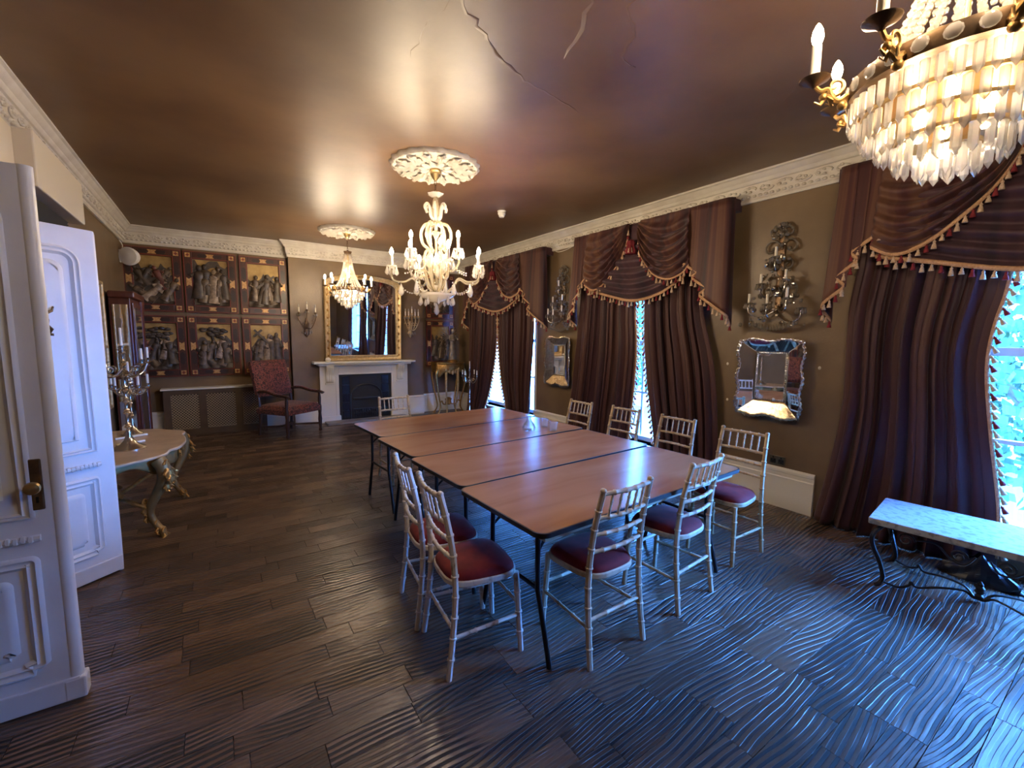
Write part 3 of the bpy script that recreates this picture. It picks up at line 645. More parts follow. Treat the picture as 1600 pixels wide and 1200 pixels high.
# ================================================================== bamboo style banquet chairs
def knobbed(b, pts, r, gap=.085, n=8, ring=1.28):
    """tube with bamboo rings"""
    L = sum(math.dist(a, c) for a, c in zip(pts, pts[1:])); k = max(1, round(L/gap)); T_ = [0]; R_ = [r]
    for i in range(1, k):
        for dt, q in ((-.007, 1), (-.003, ring), (.003, ring), (.007, 1)): T_.append(i/k+dt/L); R_.append(r*q)
    T_.append(1); R_.append(r); b.tube([polyat(pts, t) for t in T_], R_, n)
def make_chair(m):
    c = thing('bamboo_chair', 'x', 'chair')
    for s in (-1, 1):
        b = MB(); knobbed(b, smoothpts([(s*.198, -.005, 0), (s*.190, .022, .22), (s*.186, .036, .44), (s*.178, .018, .68), (s*.170, -.030, .905)], 4), .0155, .1); b.ball((s*.170, -.031, .912), .017, .017, .013); b.build('rear_leg', m, c)
        b = MB(); knobbed(b, [(s*.175, .40, 0), (s*.160, .375, .43)], .0155, .1); b.build('front_leg', m, c)
        b = MB(); knobbed(b, [(s*.192, .02, .20), (s*.168, .385, .20)], .0095, .12); b.build('side_stretcher', m, c)
    b = MB(); knobbed(b, [(-.19, .025, .235), (.19, .025, .235)], .0095, .12); b.build('rear_stretcher', m, c)
    b = MB(); knobbed(b, [(-.166, .385, .26), (.166, .385, .26)], .0095, .12); b.build('front_stretcher', m, c)
    def rail(z, y, w_, r): b = MB(); knobbed(b, smoothpts([(-w_, y, z), (0, y-.022, z), (w_, y, z)], 5), r, .075); return b
    rail(.895, -.028, .17, .0115).build('top_rail', m, c)
    for z, y, w_ in ((.765, .001, .175), (.675, .019, .178), (.585, .029, .181)): rail(z, y, w_, .0105).build('back_rail', m, c)
    sp = MB(); knobbed(sp, [(0, -.001, 0), (0, -.028, .13)], .0065, .045, 6, 1.35); me = sp.mesh('spindle', m)
    for k in range(5):
        x = (k-2)*.056; put(me, 'spindle', c, loc=(x, .001-.022*(1-(x/.175)**2), .765))
    # seat: rounded trapezoid frame and cushion
    out = []
    for k in range(40):
        a = 2*PI*k/40; ca, sa = math.cos(a), math.sin(a); e = .55
        x = math.copysign(abs(ca)**e, ca)*.19; y = math.copysign(abs(sa)**e, sa)*.19; x *= 1+.09*(y/.19); out.append((x, y+.205))
    ct = (0, .205)
    b = MB(); b.prism([(x, y) for x, y in out], .425, .456); b.build('seat_frame', m, c, ang=30, bevel=.006)
    b = MB(); rings = [(.96, .456), (.955, .466), (.90, .482), (.75, .494), (.5, .501), (.2, .504)]
    vs = [(lerp(ct[0], x, f), lerp(ct[1], y, f), z) for f, z in rings for x, y in out]; n = len(out)
    fs = [(k*n+i, k*n+(i+1) % n, (k+1)*n+(i+1) % n, (k+1)*n+i) for k in range(len(rings)-1) for i in range(n)]+[tuple(range((len(rings)-1)*n, len(rings)*n))]
    b.add(vs, fs); b.build('seat_cushion', 'velvet', c, label='dark red velvet seat cushion', ang=80)
    return c
protoC = {}
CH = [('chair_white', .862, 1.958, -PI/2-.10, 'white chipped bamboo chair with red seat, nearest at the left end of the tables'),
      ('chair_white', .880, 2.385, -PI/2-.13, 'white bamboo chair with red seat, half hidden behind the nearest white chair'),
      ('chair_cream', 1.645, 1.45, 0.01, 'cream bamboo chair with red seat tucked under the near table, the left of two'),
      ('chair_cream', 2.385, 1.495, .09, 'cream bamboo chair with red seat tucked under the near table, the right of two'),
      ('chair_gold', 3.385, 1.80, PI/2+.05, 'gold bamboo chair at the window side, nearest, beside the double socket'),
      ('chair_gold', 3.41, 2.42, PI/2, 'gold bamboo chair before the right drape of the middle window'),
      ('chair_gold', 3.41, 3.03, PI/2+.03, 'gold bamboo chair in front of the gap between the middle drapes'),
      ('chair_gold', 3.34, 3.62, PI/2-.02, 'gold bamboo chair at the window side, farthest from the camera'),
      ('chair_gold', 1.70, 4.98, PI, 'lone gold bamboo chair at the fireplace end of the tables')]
for m, x, y, a, lab in CH:
    if m not in protoC: o = protoC[m] = make_chair(m)
    else: o = copy_tree(protoC[m])
    o.location = (x, y, 0); o.rotation_euler = (0, 0, a); tag(o, lab, 'chair', 'bamboo chairs around the tables')
    for ch_ in o.children:
        if ch_.name.startswith('seat_cushion'): ch_['label'] = 'dark red velvet seat cushion'

# ---- carafe and glasses
ca = MB(); ca.lathe([(.045, 0), (.062, .008), (.066, .03), (.052, .065), (.026, .095), (.020, .115), (.026, .14), (.024, .14), (.018, .115), (.023, .095), (.048, .062), (.06, .03), (.05, .012), (.001, .012)], 24)
o = ca.build('carafe', 'glassware', loc=(2.413, 3.30, TH)); tag(o, 'squat clear glass water carafe on the third table', 'carafe')
for x, y, lab in ((2.634, 3.345, 'clear glass tumbler on the third table, between the carafe and the other tumbler'), (2.60, 3.165, 'clear glass tumbler on the third table, rightmost of the glassware')):
    b = MB(); b.lathe([(.030, 0), (.034, .004), (.039, .088), (.036, .088), (.031, .012), (.001, .011)], 20); tag(b.build('tumbler', 'glassware', loc=(x, y, TH)), lab, 'glass', 'glassware on the table')

# ================================================================== stone bench with iron legs
bn = thing('stone_bench', 'grey stone topped bench on scrolled black iron legs before the nearest window', 'bench', (3.885, .52, 0), math.radians(7))
b = MB(); b.prism(rrect(.56, 1.06, .012, 2), .415, .458); b.build('bench_top', 'stone', bn, smooth=False, bevel=.006)
for sx in (-1, 1):
    for sy in (-1, 1):
        pts = smoothpts([(sx*.13, sy*.40, .40), (sx*.20, sy*.445, .412), (sx*.272, sy*.49, .37), (sx*.27, sy*.50, .29), (sx*.235, sy*.46, .17), (sx*.225, sy*.435, .07), (sx*.235, sy*.445, .02), (sx*.26, sy*.465, .008)], 6)
        b = MB(); b.tube(pts, [.014]*(len(pts)-4)+[.013, .012, .011, .009], 8); lg = b.build('leg', 'iron', bn)
        b = MB(); b.tube(spiral(sx*.17, .335, .055, 1.4, PI/2 if sx > 0 else PI/2, -sx, y=sy*.42), .007, 6); b.build('leg_scroll', 'iron', lg)
    # side apron scrolls under the long edge
    for k in (-1, 1):
        b = MB(); b.tube([(sx*.24, k*(.34-q[0]), q[2]) for q in spiral(0, .355, .045, 1.6, 0, 1)], .006, 6); b.build('apron_scroll', 'iron', bn)
        b = MB(); b.tube(smoothpts([(sx*.24, k*.29, .37), (sx*.24, k*.2, .38), (sx*.24, k*.13, .31), (sx*.24, k*.07, .30), (sx*.24, k*.03, .36)], 6), .006, 6); b.build('apron_bar', 'iron', bn)
        b = MB(); b.tube([(sx*.24, k*(.10-q[0]), q[2]) for q in spiral(0, .34, .04, 1.6, 0, 1)], .006, 6); b.build('apron_scroll', 'iron', bn)
    for sy in (-1, 1):
        pts = smoothpts([(sx*.225, sy*.44, .03), (sx*.20, sy*.36, .012), (sx*.175, sy*.31, .035), (sx*.165, sy*.30, .06), (sx*.15, sy*.27, .03), (sx*.10, sy*.17, .055), (sx*.04, sy*.07, .06), (sx*.012, sy*.025, .025), (0, 0, .018)], 6)
        b = MB(); b.tube(pts, .0075, 7); b.build('stretcher', 'iron', bn)
b = MB(); b.lathe([(.004, .0), (.02, .01), (.022, .03), (.012, .04), (.026, .055), (.020, .07), (.024, .082), (.014, .095), (.016, .105), (.004, .125)], 10, T(0, 0, .012)); b.build('finial', 'iron', bn)
# crumpled bin bag
rb = random.Random(5)
def bagf(u, v):
    a = 2*PI*u; z = v; rr_ = (1-.75*v**2.2)*(1+.10*math.sin(3*a+4*v)+.07*math.sin(7*a-9*v)+.05*math.sin(13*a+5*v))
    return (.075*rr_*math.cos(a), .2*rr_*math.sin(a), .15*v*(1+.18*math.sin(2*a+1)+.08*math.sin(6*a)))
b = MB(); b.grid(bagf, 40, 14); o = b.build('bin_bag', 'bagplastic', loc=(4.245, .585, .002), rot=(0, 0, -.12), smooth=False); tag(o, 'crumpled black plastic bag on the floor under the stone bench', 'bag')

# ================================================================== armchair
ac = thing('armchair', 'dark carved wood armchair upholstered in red and black damask, left of the fireplace', 'armchair', (.96, 8.02, 0), math.radians(36))
W2, D2 = .34, .27
for s in (-1, 1):
    b = MB(); b.lathe([(.022, 0), (.03, .02), (.02, .05), (.026, .10), (.032, .2), (.024, .30), (.03, .36), (.03, .42), (.022, .46), (.026, .56), (.02, .62), (.024, .66)], 10, T(s*W2, -D2-.04, 0)); b.build('front_leg', 'darkwood', ac)
    b = MB(); b.tube([(s*W2*.92, D2+.05, 0), (s*W2*.92, D2, .40), (s*W2*.92, D2+.06, .75), (s*W2*.92, D2+.15, 1.14)], [.022, .026, .024, .02], 8); b.build('rear_post', 'darkwood', ac)
    pts = smoothpts([(s*W2*.93, D2+.04, .70), (s*W2*1.0, .1, .72), (s*W2*1.04, -.12, .675), (s*W2*1.06, -.33, .665), (s*W2*1.06, -.37, .645)], 5)
    b = MB(); b.tube(pts, [.022]*(len(pts)-3)+[.028, .033, .026], 8); am = b.build('arm', 'darkwood', ac)
    b = MB(); b.tube([(p[0], p[1], p[2]+.018) for p in pts[2:14]], .026, 8, flat=.6); b.build('arm_pad', 'damask', am)
    b = MB(); b.tube(smoothpts([(s*W2, -D2-.04, .13), (s*.15, -.06, .13), (0, 0, .15)], 5), .017, 8); b.build('stretcher', 'darkwood', ac)
    b = MB(); b.tube(smoothpts([(s*W2*.92, D2+.03, .13), (s*.15, .08, .13), (0, 0, .15)], 5), .017, 8); b.build('stretcher', 'darkwood', ac)
b = MB(); b.ball((0, 0, .16), .035, .035, .03); b.build('stretcher_boss', 'darkwood', ac)
def pad(u, v, w_, d_, h, e=.35):
    sx, sy = 2*u-1, 2*v-1; k = (1-abs(sx)**6)*(1-abs(sy)**6); return sx*w_, sy*d_, h*k**e
b = MB(); b.prism(rrect(2*W2+.03, 2*D2+.13, .03), .355, .44); b.build('seat_rail', 'damask', ac, bevel=.01)
b = MB(); b.grid(lambda u, v: (pad(u, v, W2+.012, D2+.06, .07)[0], pad(u, v, W2+.012, D2+.06, .07)[1], .437+pad(u, v, W2+.012, D2+.06, .07)[2]), 20, 20); b.build('seat_pad', 'damask', ac)
BM = T(0, D2+.035, .60) @ Matrix.Rotation(math.radians(-13), 4, 'X')
b = MB(); b.prism(rrect(.68, .60, .03), -.035, .035, BM @ T(0, 0, .31) @ Matrix.Rotation(PI/2, 4, 'X')); b.build('backrest', 'damask', ac, bevel=.012)
b = MB(); b.grid(lambda u, v: tuple(BM @ Vector((pad(u, v, .325, .285, .045)[0], -.034-pad(u, v, .325, .285, .045)[2], .31+pad(u, v, .325, .285, .045)[1]))), 18, 18); b.build('back_pad', 'damask', ac)

# ================================================================== rococo console on the left
cn = thing('console_table', 'gilt rococo console table with shaped beige marble top against the left wall', 'console table', (XL+.03, 4.86, 0))
top = smoothpts([(0, -.80), (.35, -.66), (.52, -.55), (.62, -.47), (.675, -.38), (.69, -.26), (.745, -.18), (.77, -.04), (.78, .10), (.765, .28), (.74, .40), (.755, .52), (.72, .62), (.60, .72), (.50, .82), (.30, .88), (0, .90)], 4)
b = MB(); b.prism(top, .635, .66); b.build('marble_top', 'marblebeige', cn, bevel=.008, ang=30)
ap = [(x*.93, y*.94) for x, y in top]
b = MB(); k = len(ap); b.grid(lambda u, v: (*polyat(ap, u), .637-v*(.095+.045*math.cos(u*PI*6)+.02*math.cos(u*PI*14))), 90, 4); b.build('apron', 'giltgreen', cn, solid=.02, ang=60)
for (fx, fy) in ((.63, -.47), (.72, .52)):
    n_ = Vector((fx, fy*.6)).normalized(); fx -= n_.x*.03; fy -= n_.y*.03
    pr = [(.02, .63, .03), (.055, .56, .042), (.05, .47, .036), (.0, .36, .026), (-.055, .25, .022), (-.06, .17, .022), (-.02, .09, .018), (.015, .04, .016), (.02, .0, .022)]
    pts = smoothpts([(fx+n_.x*o_, fy+n_.y*o_, z) for o_, z, r in pr], 4); rs = [polyat([(p[2],) for p in pr], i/(len(pts)-1))[0] for i in range(len(pts))]
    b = MB(); b.tube(pts, [lerp(.055, .026, min(1, i/(len(pts)*.6))) for i in range(len(pts))], 10); lg = b.build('leg', 'giltgreen', cn)
    for (o_, z, r) in ((.085, .555, .042), (.105, .50, .032), (.075, .43, .028), (-.09, .25, .036), (-.085, .17, .026), (-.01, .08, .03), (.035, .016, .032)):
        b = MB(); c = Vector((fx+n_.x*(o_-.02), fy+n_.y*(o_-.02), z)); tq = Vector((-n_.y, n_.x, 0)); nv = Vector((n_.x, n_.y, 0))
        for q in range(5):                                            # fan of curling acanthus lobes
            a = (q-2)*.55; d_ = tq*math.sin(a)+Vector((0, 0, -math.cos(a)))
            b.tube([c+Vector((0, 0, r*.8)), c+d_*r*.9+nv*r*.7, c+d_*r*1.9+nv*r*.75, c+d_*r*2.2+nv*r*1.25], [r*.34, r*.42, r*.30, r*.10], 7)
        b.tube([c+nv*r*.4+tq*p[0]*r*.022+Vector((0, 0, r*.9+p[2]*r*.022)) for p in spiral(0, 0, 40, 1.2, PI, -1, 14)], r*.22, 6)
        b.build('gilt_leaf', 'gilt', lg)
    b = MB(); b.tube(smoothpts([(fx-n_.x*.05, fy-n_.y*.05, .22), (fx-n_.x*.2, fy-n_.y*.14, .30), (.34, fy*.35, .25), (.26, 0, .24)], 6), [.016]*19, 8); b.build('stretcher', 'gilt', cn)
for (fx, fy) in ((.10, -.5), (.10, .55)):
    b = MB(); b.tube(smoothpts([(fx, fy, .62), (fx+.05, fy, .45), (fx-.02, fy, .22), (fx+.02, fy, 0)], 5), [.034-.0012*i for i in range(16)], 9); b.build('rear_leg', 'giltgreen', cn)
b = MB(); b.lathe([(.02, .19), (.06, .21), (.075, .25), (.05, .29), (.07, .32), (.03, .36), (.035, .39), (.004, .42)], 14, T(.26, 0, 0)); b.build('stretcher_urn', 'gilt', cn)
for yy in (-.12, .1, .3):   # shell carvings hung on the apron
    b = MB(); p = polyat(ap, .5+yy*.5); 
    for q in range(7):
        a = -PI/2+(q-3)*.38; b.tube([(p[0]+.012, p[1], .60), (p[0]+.022, p[1]+.05*math.cos(a), .60+.06*math.sin(a))], [.01, .013], 6)
    b.build('apron_shell', 'gilt', cn)

def candelabrum(name, label, loc, rot, H, narm, r, m, group, base=.10, scale=1.0, tilt=0, lean_candle=True):
    t = thing(name, label, 'candelabrum', loc, rot, group)
    b = MB(); b.lathe([(base, 0), (base, .008), (base*.9, .02), (base*.55, .04), (base*.3, .075), (base*.16, .12), (base*.2, .14), (base*.12, .16)], 20); b.build('base', m, t)
    prof = [(base*.12, .15)]; z = .15; k = 0
    while z < H-.05:
        for rr_, dz in ((.011, .02), (.021, .035), (.012, .05), (.017, .06), (.009, .075)): prof.append((rr_*scale, z+dz))
        z += .095 if k % 3 else .12; k += 1
        if z > H*.35 and k == 1: pass
    prof.append((.012*scale, H)); prof = [p for p in prof if p[1] <= H]; prof.sort(key=lambda p: p[1]); b = MB(); b.lathe(prof, 12); b.build('stem', m, t)
    cup = MB(); cup.lathe([(.006, -.02), (.012, -.012), (.036, 0), (.038, .004), (.014, .006), (.014, .03), (.017, .034), (.012, .034)], 14); cm = cup.mesh('drip_pan', m)
    cnd = MB(); cnd.lathe([(.0105, 0), (.0105, .085), (.009, .092), (.002, .094)], 10); cdm = cnd.mesh('candle', 'candle')
    for k in range(narm):
        a = 2*PI*k/narm; d = Vector((math.cos(a), math.sin(a), 0))
        pts = smoothpts([d*.0+Vector((0, 0, H*.82)), d*r*.35+Vector((0, 0, H*.74)), d*r*.75+Vector((0, 0, H*.76)), d*r+Vector((0, 0, H*.86))], 6)
        b = MB(); b.tube(pts, .0075*scale, 8); am = b.build('arm', m, t)
        b = MB(); b.tube([d*(.10*r/.2)+Vector((q[0]*d.x, q[0]*d.y, H*.8+q[2])) for q in spiral(0, 0, .035, 1.2, 0, 1)], .005*scale, 6); b.build('arm_scroll', m, am)
        put(cm, 'drip_pan', t, loc=tuple(d*r+Vector((0, 0, H*.87)))); put(cdm, 'candle', t, loc=tuple(d*r+Vector((0, 0, H*.87+.03))))
    put(cm, 'drip_pan', t, loc=(0, 0, H)); put(cdm, 'candle', t, loc=(0, 0, H+.03), scale=(1.05, 1.05, 1.6))
    return t
candelabrum('candelabrum', 'tall tarnished silver candelabrum at the front of the console', (-.645, 4.80, .66), .75, .83, 4, .20, 'silver', 'silver candelabra on the console', .115, 1.25)
candelabrum('candelabrum', 'shorter silver candelabrum behind the tall one on the console', (-.70, 5.45, .66), .3, .52, 5, .14, 'silver', 'silver candelabra on the console', .085, .9)

for (a_, c_, lab) in (((-.80, 5.24), (-.586, 5.356), 'long cream candle lying on the console behind the candelabrum, farther of two'), ((-.75, 4.933), (-.573, 5.044), 'long cream candle lying on the console behind the candelabrum, nearer of two')):
    b = MB(); b.tube([(*a_, .671), (*c_, .671)], .0108, 10); tag(b.build('loose_candle', 'candle'), lab, 'candle', 'loose candles on the console')
# ---- pier mirror and mirrored cabinet on the left wall
pm_ = thing('pier_mirror', 'tall narrow pale gold framed mirror on the left wall above the console', 'mirror', (XL, 6.35, .75), PI/2)
def rect_frame(parent, W, H, fw_, dep, m, prof=None, names=('frame_side', 'frame_top', 'frame_foot'), y0=0):
    for s in (-1, 1):
        b = MB(); b.box(s*(W/2-fw_/2)-fw_/2, s*(W/2-fw_/2)+fw_/2, y0-dep, y0, 0, H); b.build(names[0], m, parent, smooth=False, bevel=min(fw_, dep)*.3)
    for nm, z in ((names[1], H-fw_), (names[2], 0)):
        b = MB(); b.box(-W/2+fw_, W/2-fw_, y0-dep*.96, y0, z, z+fw_); b.build(nm, m, parent, smooth=False, bevel=min(fw_, dep)*.3)
rect_frame(pm_, 1.05, 1.46, .045, .05, 'giltpale'); MB().box(-.48, .48, -.014, -.004, .04, 1.42).build('mirror_glass', 'mirrorold', pm_, smooth=False)
MB().box(-.5, .5, -.05, 0, .70, .735).build('cross_rail', 'giltpale', pm_, smooth=False, bevel=.008)
cb = thing('mirrored_cabinet', 'tall mahogany cabinet with mirrored door and round column, left wall near the corner', 'cabinet', (XL, 7.55, 0), PI/2)
MB().box(-.42, .42, -.24, -.04, .0, 2.05).build('carcass', 'mahogany', cb, smooth=False, bevel=.006)
MB().box(-.46, .46, -.29, -.04, 2.05, 2.13).build('cornice', 'mahogany', cb, smooth=False, bevel=.015)
MB().box(-.45, .45, -.27, -.04, 0, .14).build('plinth', 'mahogany', cb, smooth=False, bevel=.01)
dr = MB().box(-.34, .32, -.258, -.24, .18, 2.0).build('door', 'mahogany', cb, smooth=False, bevel=.005); MB().box(-.28, .26, -.266, -.258, .26, 1.94).build('mirror_glass', 'mirrorold', dr, smooth=False)
for zz in (.3, 1.12): MB().box(-.428, -.42, -.215, -.065, zz, zz+(.76 if zz < 1 else .85)).build('side_mirror', 'mirrorold', cb, smooth=False)
b = MB(); b.lathe([(.05, .14), (.05, .2), (.038, .24), (.036, 1.9), (.044, 1.94), (.05, 2.05)], 16, T(.38, -.245, 0)); b.build('column', 'mahogany', cb)
sk = thing('wall_speaker', 'round white drum speaker on a bracket high in the left corner', 'speaker', (XL+.005, 8.50, 2.72), 0)
MB().box(0, .02, -.04, .04, -.09, .09).build('wall_plate', 'white_plastic', sk, smooth=False, bevel=.004)
b = MB(); b.tube([(.01, 0, 0), (.09, -.03, .0)], .014, 8); b.build('bracket', 'white_plastic', sk)
Ms = T(.115, -.04, 0) @ Matrix.Rotation(math.radians(-25), 4, 'Z') @ Matrix.Rotation(math.radians(95), 4, 'X')
b = MB(); b.lathe([(.085, -.07), (.105, -.06), (.125, 0), (.128, .03), (.118, .045), (.1, .05), (.06, .052), (.05, .058), (.001, .058)], 24, Ms); b.build('drum', 'white_plastic', sk)

# ================================================================== radiator cover
rc = thing('radiator_cover', 'brown radiator cover with three lattice grilles and a pale marble shelf', 'radiator cover', (-.02, YB, 0))
RW, RD, RH = .70, .19, .735
MB().box(-RW, RW, -RD, -.032, 0, .10).build('plinth', 'radwood', rc, smooth=False)
MB().box(-RW, RW, -RD, -.032, RH-.075, RH).build('top_rail', 'radwood', rc, smooth=False)
for x0, x1 in ((-RW, -RW+.09), (-.25, -.15), (.25, .35), (RW-.10, RW)): MB().box(x0, x1, -RD, -.035, .10, RH-.075).build('stile', 'radwood', rc, smooth=False)
MB().box(-RW+.09, RW-.1, -.05, -.036, .1, RH-.075).build('backing', 'louver', rc, smooth=False)
for x0, x1 in ((-RW+.09, -.25), (-.15, .25), (.35, RW-.10)):
    b = MB(); w_ = x1-x0; h_ = RH-.175; g = .042
    for sgn in (1, -1):
        k = -h_
        while k < w_:
            xa, xb = k, k+h_; za, zb = 0, h_
            if xa < 0: za = -xa; xa = 0
            if xb > w_: zb = h_-(xb-w_); xb = w_
            if xb > xa:
                A = (x0+xa, za+.1) if sgn > 0 else (x1-xa, za+.1); B = (x0+xb, zb+.1) if sgn > 0 else (x1-xb, zb+.1)
                b.tube([(A[0], -RD+.012+sgn*.003, A[1]), (B[0], -RD+.012+sgn*.003, B[1])], .006, 4)
            k += g
    b.build('lattice', 'lattice', rc, smooth=False, kind='stuff')
MB().box(-RW-.03, RW+.03, -RD-.03, -.001, RH, RH+.028).build('marble_shelf', 'marblewhite', rc, smooth=False, bevel=.006)

# ================================================================== fireplace
fp = thing('fireplace', 'white fireplace surround with scrolled corbels and a black cast iron grate', 'fireplace', (2.375, YBR, 0))
for s in (-1, 1):
    b = MB(); b.box(min(s*.50, s*.83), max(s*.50, s*.83), -.085, 0, 0, 1.06); b.build('jamb', 'marblewhite', fp, smooth=False, bevel=.006)
    MB().box(min(s*.53, s*.56), max(s*.53, s*.56), -.097, -.085, 0, .87).build('jamb_moulding', 'marblewhite', fp, smooth=False, bevel=.004)
    MB().box(min(s*.48, s*.85), max(s*.48, s*.85), -.1, 0, 0, .12).build('jamb_foot', 'marblewhite', fp, smooth=False, bevel=.006)
    b = MB()                                                          # scrolled corbel
    pr = [(-.085, 1.08), (-.20, 1.08), (-.205, 1.04), (-.195, .99), (-.165, .95), (-.14, .91), (-.135, .87), (-.145, .83), (-.14, .79), (-.12, .76), (-.085, .745)]
    b.prism(pr, -.065, .065, T(s*.665, 0, 0) @ Matrix(((0, 0, 1, 0), (1, 0, 0, 0), (0, 1, 0, 0), (0, 0, 0, 1)))); cbl = b.build('corbel', 'marblewhite', fp, ang=30)
    for q in (-.035, 0, .035):
        bb = MB(); bb.tube([(s*.665+q, y-.002, z) for y, z in pr[2:-1]], .009, 6); bb.build('corbel_flute', 'marblewhite', cbl)
    MB().box(s*.665-.075, s*.665+.075, -.12, -.08, .715, .745).build('corbel_drop', 'marblewhite', cbl, smooth=False, bevel=.004)
MB().box(-.50, .50, -.085, 0, .885, 1.06).build('frieze', 'marblewhite', fp, smooth=False, bevel=.004)
MB().box(-.515, .515, -.10, -.085, .885, .915).build('frieze_moulding', 'marblewhite', fp, smooth=False, bevel=.005)
MB().box(-.87, .87, -.20, 0, 1.06, 1.10).build('bed_moulding', 'marblewhite', fp, smooth=False, bevel=.014)
MB().box(-.945, .945, -.245, 0, 1.10, 1.14).build('mantel_shelf', 'marblewhite', fp, smooth=False, bevel=.008)
b = MB()
ins = thing('cast_iron_insert', 'x', 'x'); ins.parent = fp; del ins['label'], ins['category']
b = MB(); out = [(-.475, .0), (-.475, .885), (.475, .885), (.475, 0)]; arch = [(.27, 0), (.27, .45)]+[(.27*math.cos(a), .45+.20*math.sin(a)) for a in [k*PI/10 for k in range(1, 10)]]+[(-.27, .45), (-.27, 0)]
poly = [(-.5, .0), (-.27, 0), (-.27, .45)]+[(.27*math.cos(PI-k*PI/10), .45+.2*math.sin(PI-k*PI/10)) for k in range(1, 10)]+[(.27, .45), (.27, 0), (.5, 0), (.5, .885), (-.5, .885)]
b.prism([(x, z) for x, z in poly], .03, .05, Matrix.Rotation(PI/2, 4, 'X')); b.build('front_plate', 'castiron', ins, smooth=False)
MB().box(-.28, .28, -.031, -.002, 0, .7).build('fireback', 'louver', ins, smooth=False)
tl = MB().box(-.005, .135, -.058, -.05, 0, .155).mesh('side_tile', 'black_gloss', smooth=False)
for s in (-1, 1):
    for k in range(5): put(tl, 'side_tile', ins, loc=(.305 if s > 0 else -.435, 0, .03+k*.165))
b = MB(); b.tube([(-.30, -.06, .0), (-.30, -.06, .46)]+[(-.30*math.cos(k*PI/12), -.06, .46+.225*math.sin(k*PI/12)) for k in range(1, 12)]+[(.30, -.06, .46), (.30, -.06, 0)], .017, 8); b.build('arch_moulding', 'castiron', ins)
b = MB(); b.box(-.25, .25, -.085, -.05, .40, .43); b.build('hood_lip', 'castiron', ins, smooth=False, bevel=.006)
for k in range(11):
    b = MB(); x = -.22+k*.044; b.tube([(x, -.10, .06), (x, -.115, .14), (x, -.10, .22)], .006, 6); b.build('grate_bar', 'castiron', ins)
for z in (.06, .14, .22):
    b = MB(); b.tube([(-.25, -.10, z), (.25, -.10, z)], .008, 6); b.build('grate_rail', 'castiron', ins)
for k in range(12):
    b = MB(); b.ball((rb.uniform(-.2, .2), -.065, rb.uniform(.10, .2)), .028, .02, .024, 6, 4); b.build('coal', 'louver', ins, smooth=False)
MB().box(1.60, 3.13, 8.28, 8.575, 0, .035).build('hearth_slab', 'hearthgrey', smooth=False, bevel=.006)
tag(bpy.data.objects['hearth_slab'], 'grey stone hearth slab in front of the white fireplace', 'hearth')

# ---- overmantel mirror
om = thing('overmantel_mirror', 'large gilt framed mirror with shallow arched top standing on the mantelpiece', 'mirror', (2.375, YBR-.012, 1.145), (math.radians(2.6), 0, 0))
MW, MHs, MHt = .715, 1.42, 1.60
def mout(ins): 
    W = MW-ins; P = [(-W, ins), (W, ins)]
    P += [(W*math.cos(t), (MHs-ins*.5)+(MHt-MHs-ins*.4)*math.sin(t)) for t in [k*PI/20 for k in range(21)]]
    return P
def loop_band(b, rows):
    n = len(rows[0]); vs = [v for r in rows for v in r]
    b.add(vs, [(k*n+i, k*n+(i+1) % n, (k+1)*n+(i+1) % n, (k+1)*n+i) for k in range(len(rows)-1) for i in range(n)])
b = MB(); loop_band(b, [[(x, y, z) for x, z in mout(i_)] for i_, y in ((0, 0), (0, -.05), (.012, -.065), (.03, -.06), (.045, -.04), (.065, -.038), (.08, -.055), (.095, -.05), (.10, -.015), (.10, -.005))]); b.build('frame', 'giltpale', om, ang=50)
P = mout(.098); b = MB(); b.prism([(x, z) for x, z in P], .004, .012, Matrix.Rotation(PI/2, 4, 'X')); b.build('mirror_glass', 'mirror', om, smooth=False)
bd = MB(); bd.ball((0, 0, 0), .017, .012, .017, 8, 5); 
for dx, dz in ((.016, .012), (-.016, .012), (.016, -.012), (-.016, -.012)): bd.ball((dx, -.002, dz), .012, .008, .009, 6, 4)
bm = bd.mesh('carved_flower', 'gilt')
for s in (-1, 1):
    for k in range(10): put(bm, 'carved_flower', om, loc=(s*(MW-.054), -.048, .10+k*.138), rot=(0, k*.7, 0))
b = MB()
for k in range(7): b.ball(((k-3)*.032, -.06, MHt-.045+.018*math.cos((k-3)*.5)), .022, .018, .02, 8, 5)
b.build('crest_carving', 'gilt', om)
b = MB(); b.lathe([(.03, 0), (.045, .015), (.05, .04), (.03, .065), (.01, .075)], 12, wob=lambda a, f: 1+.18*math.cos(5*a)*f); o = b.build('shell_ornament', 'marblewhite', loc=(1.68, YBR-.165, 1.14)); tag(o, 'small white shell ornament at the left end of the mantelshelf', 'ornament')
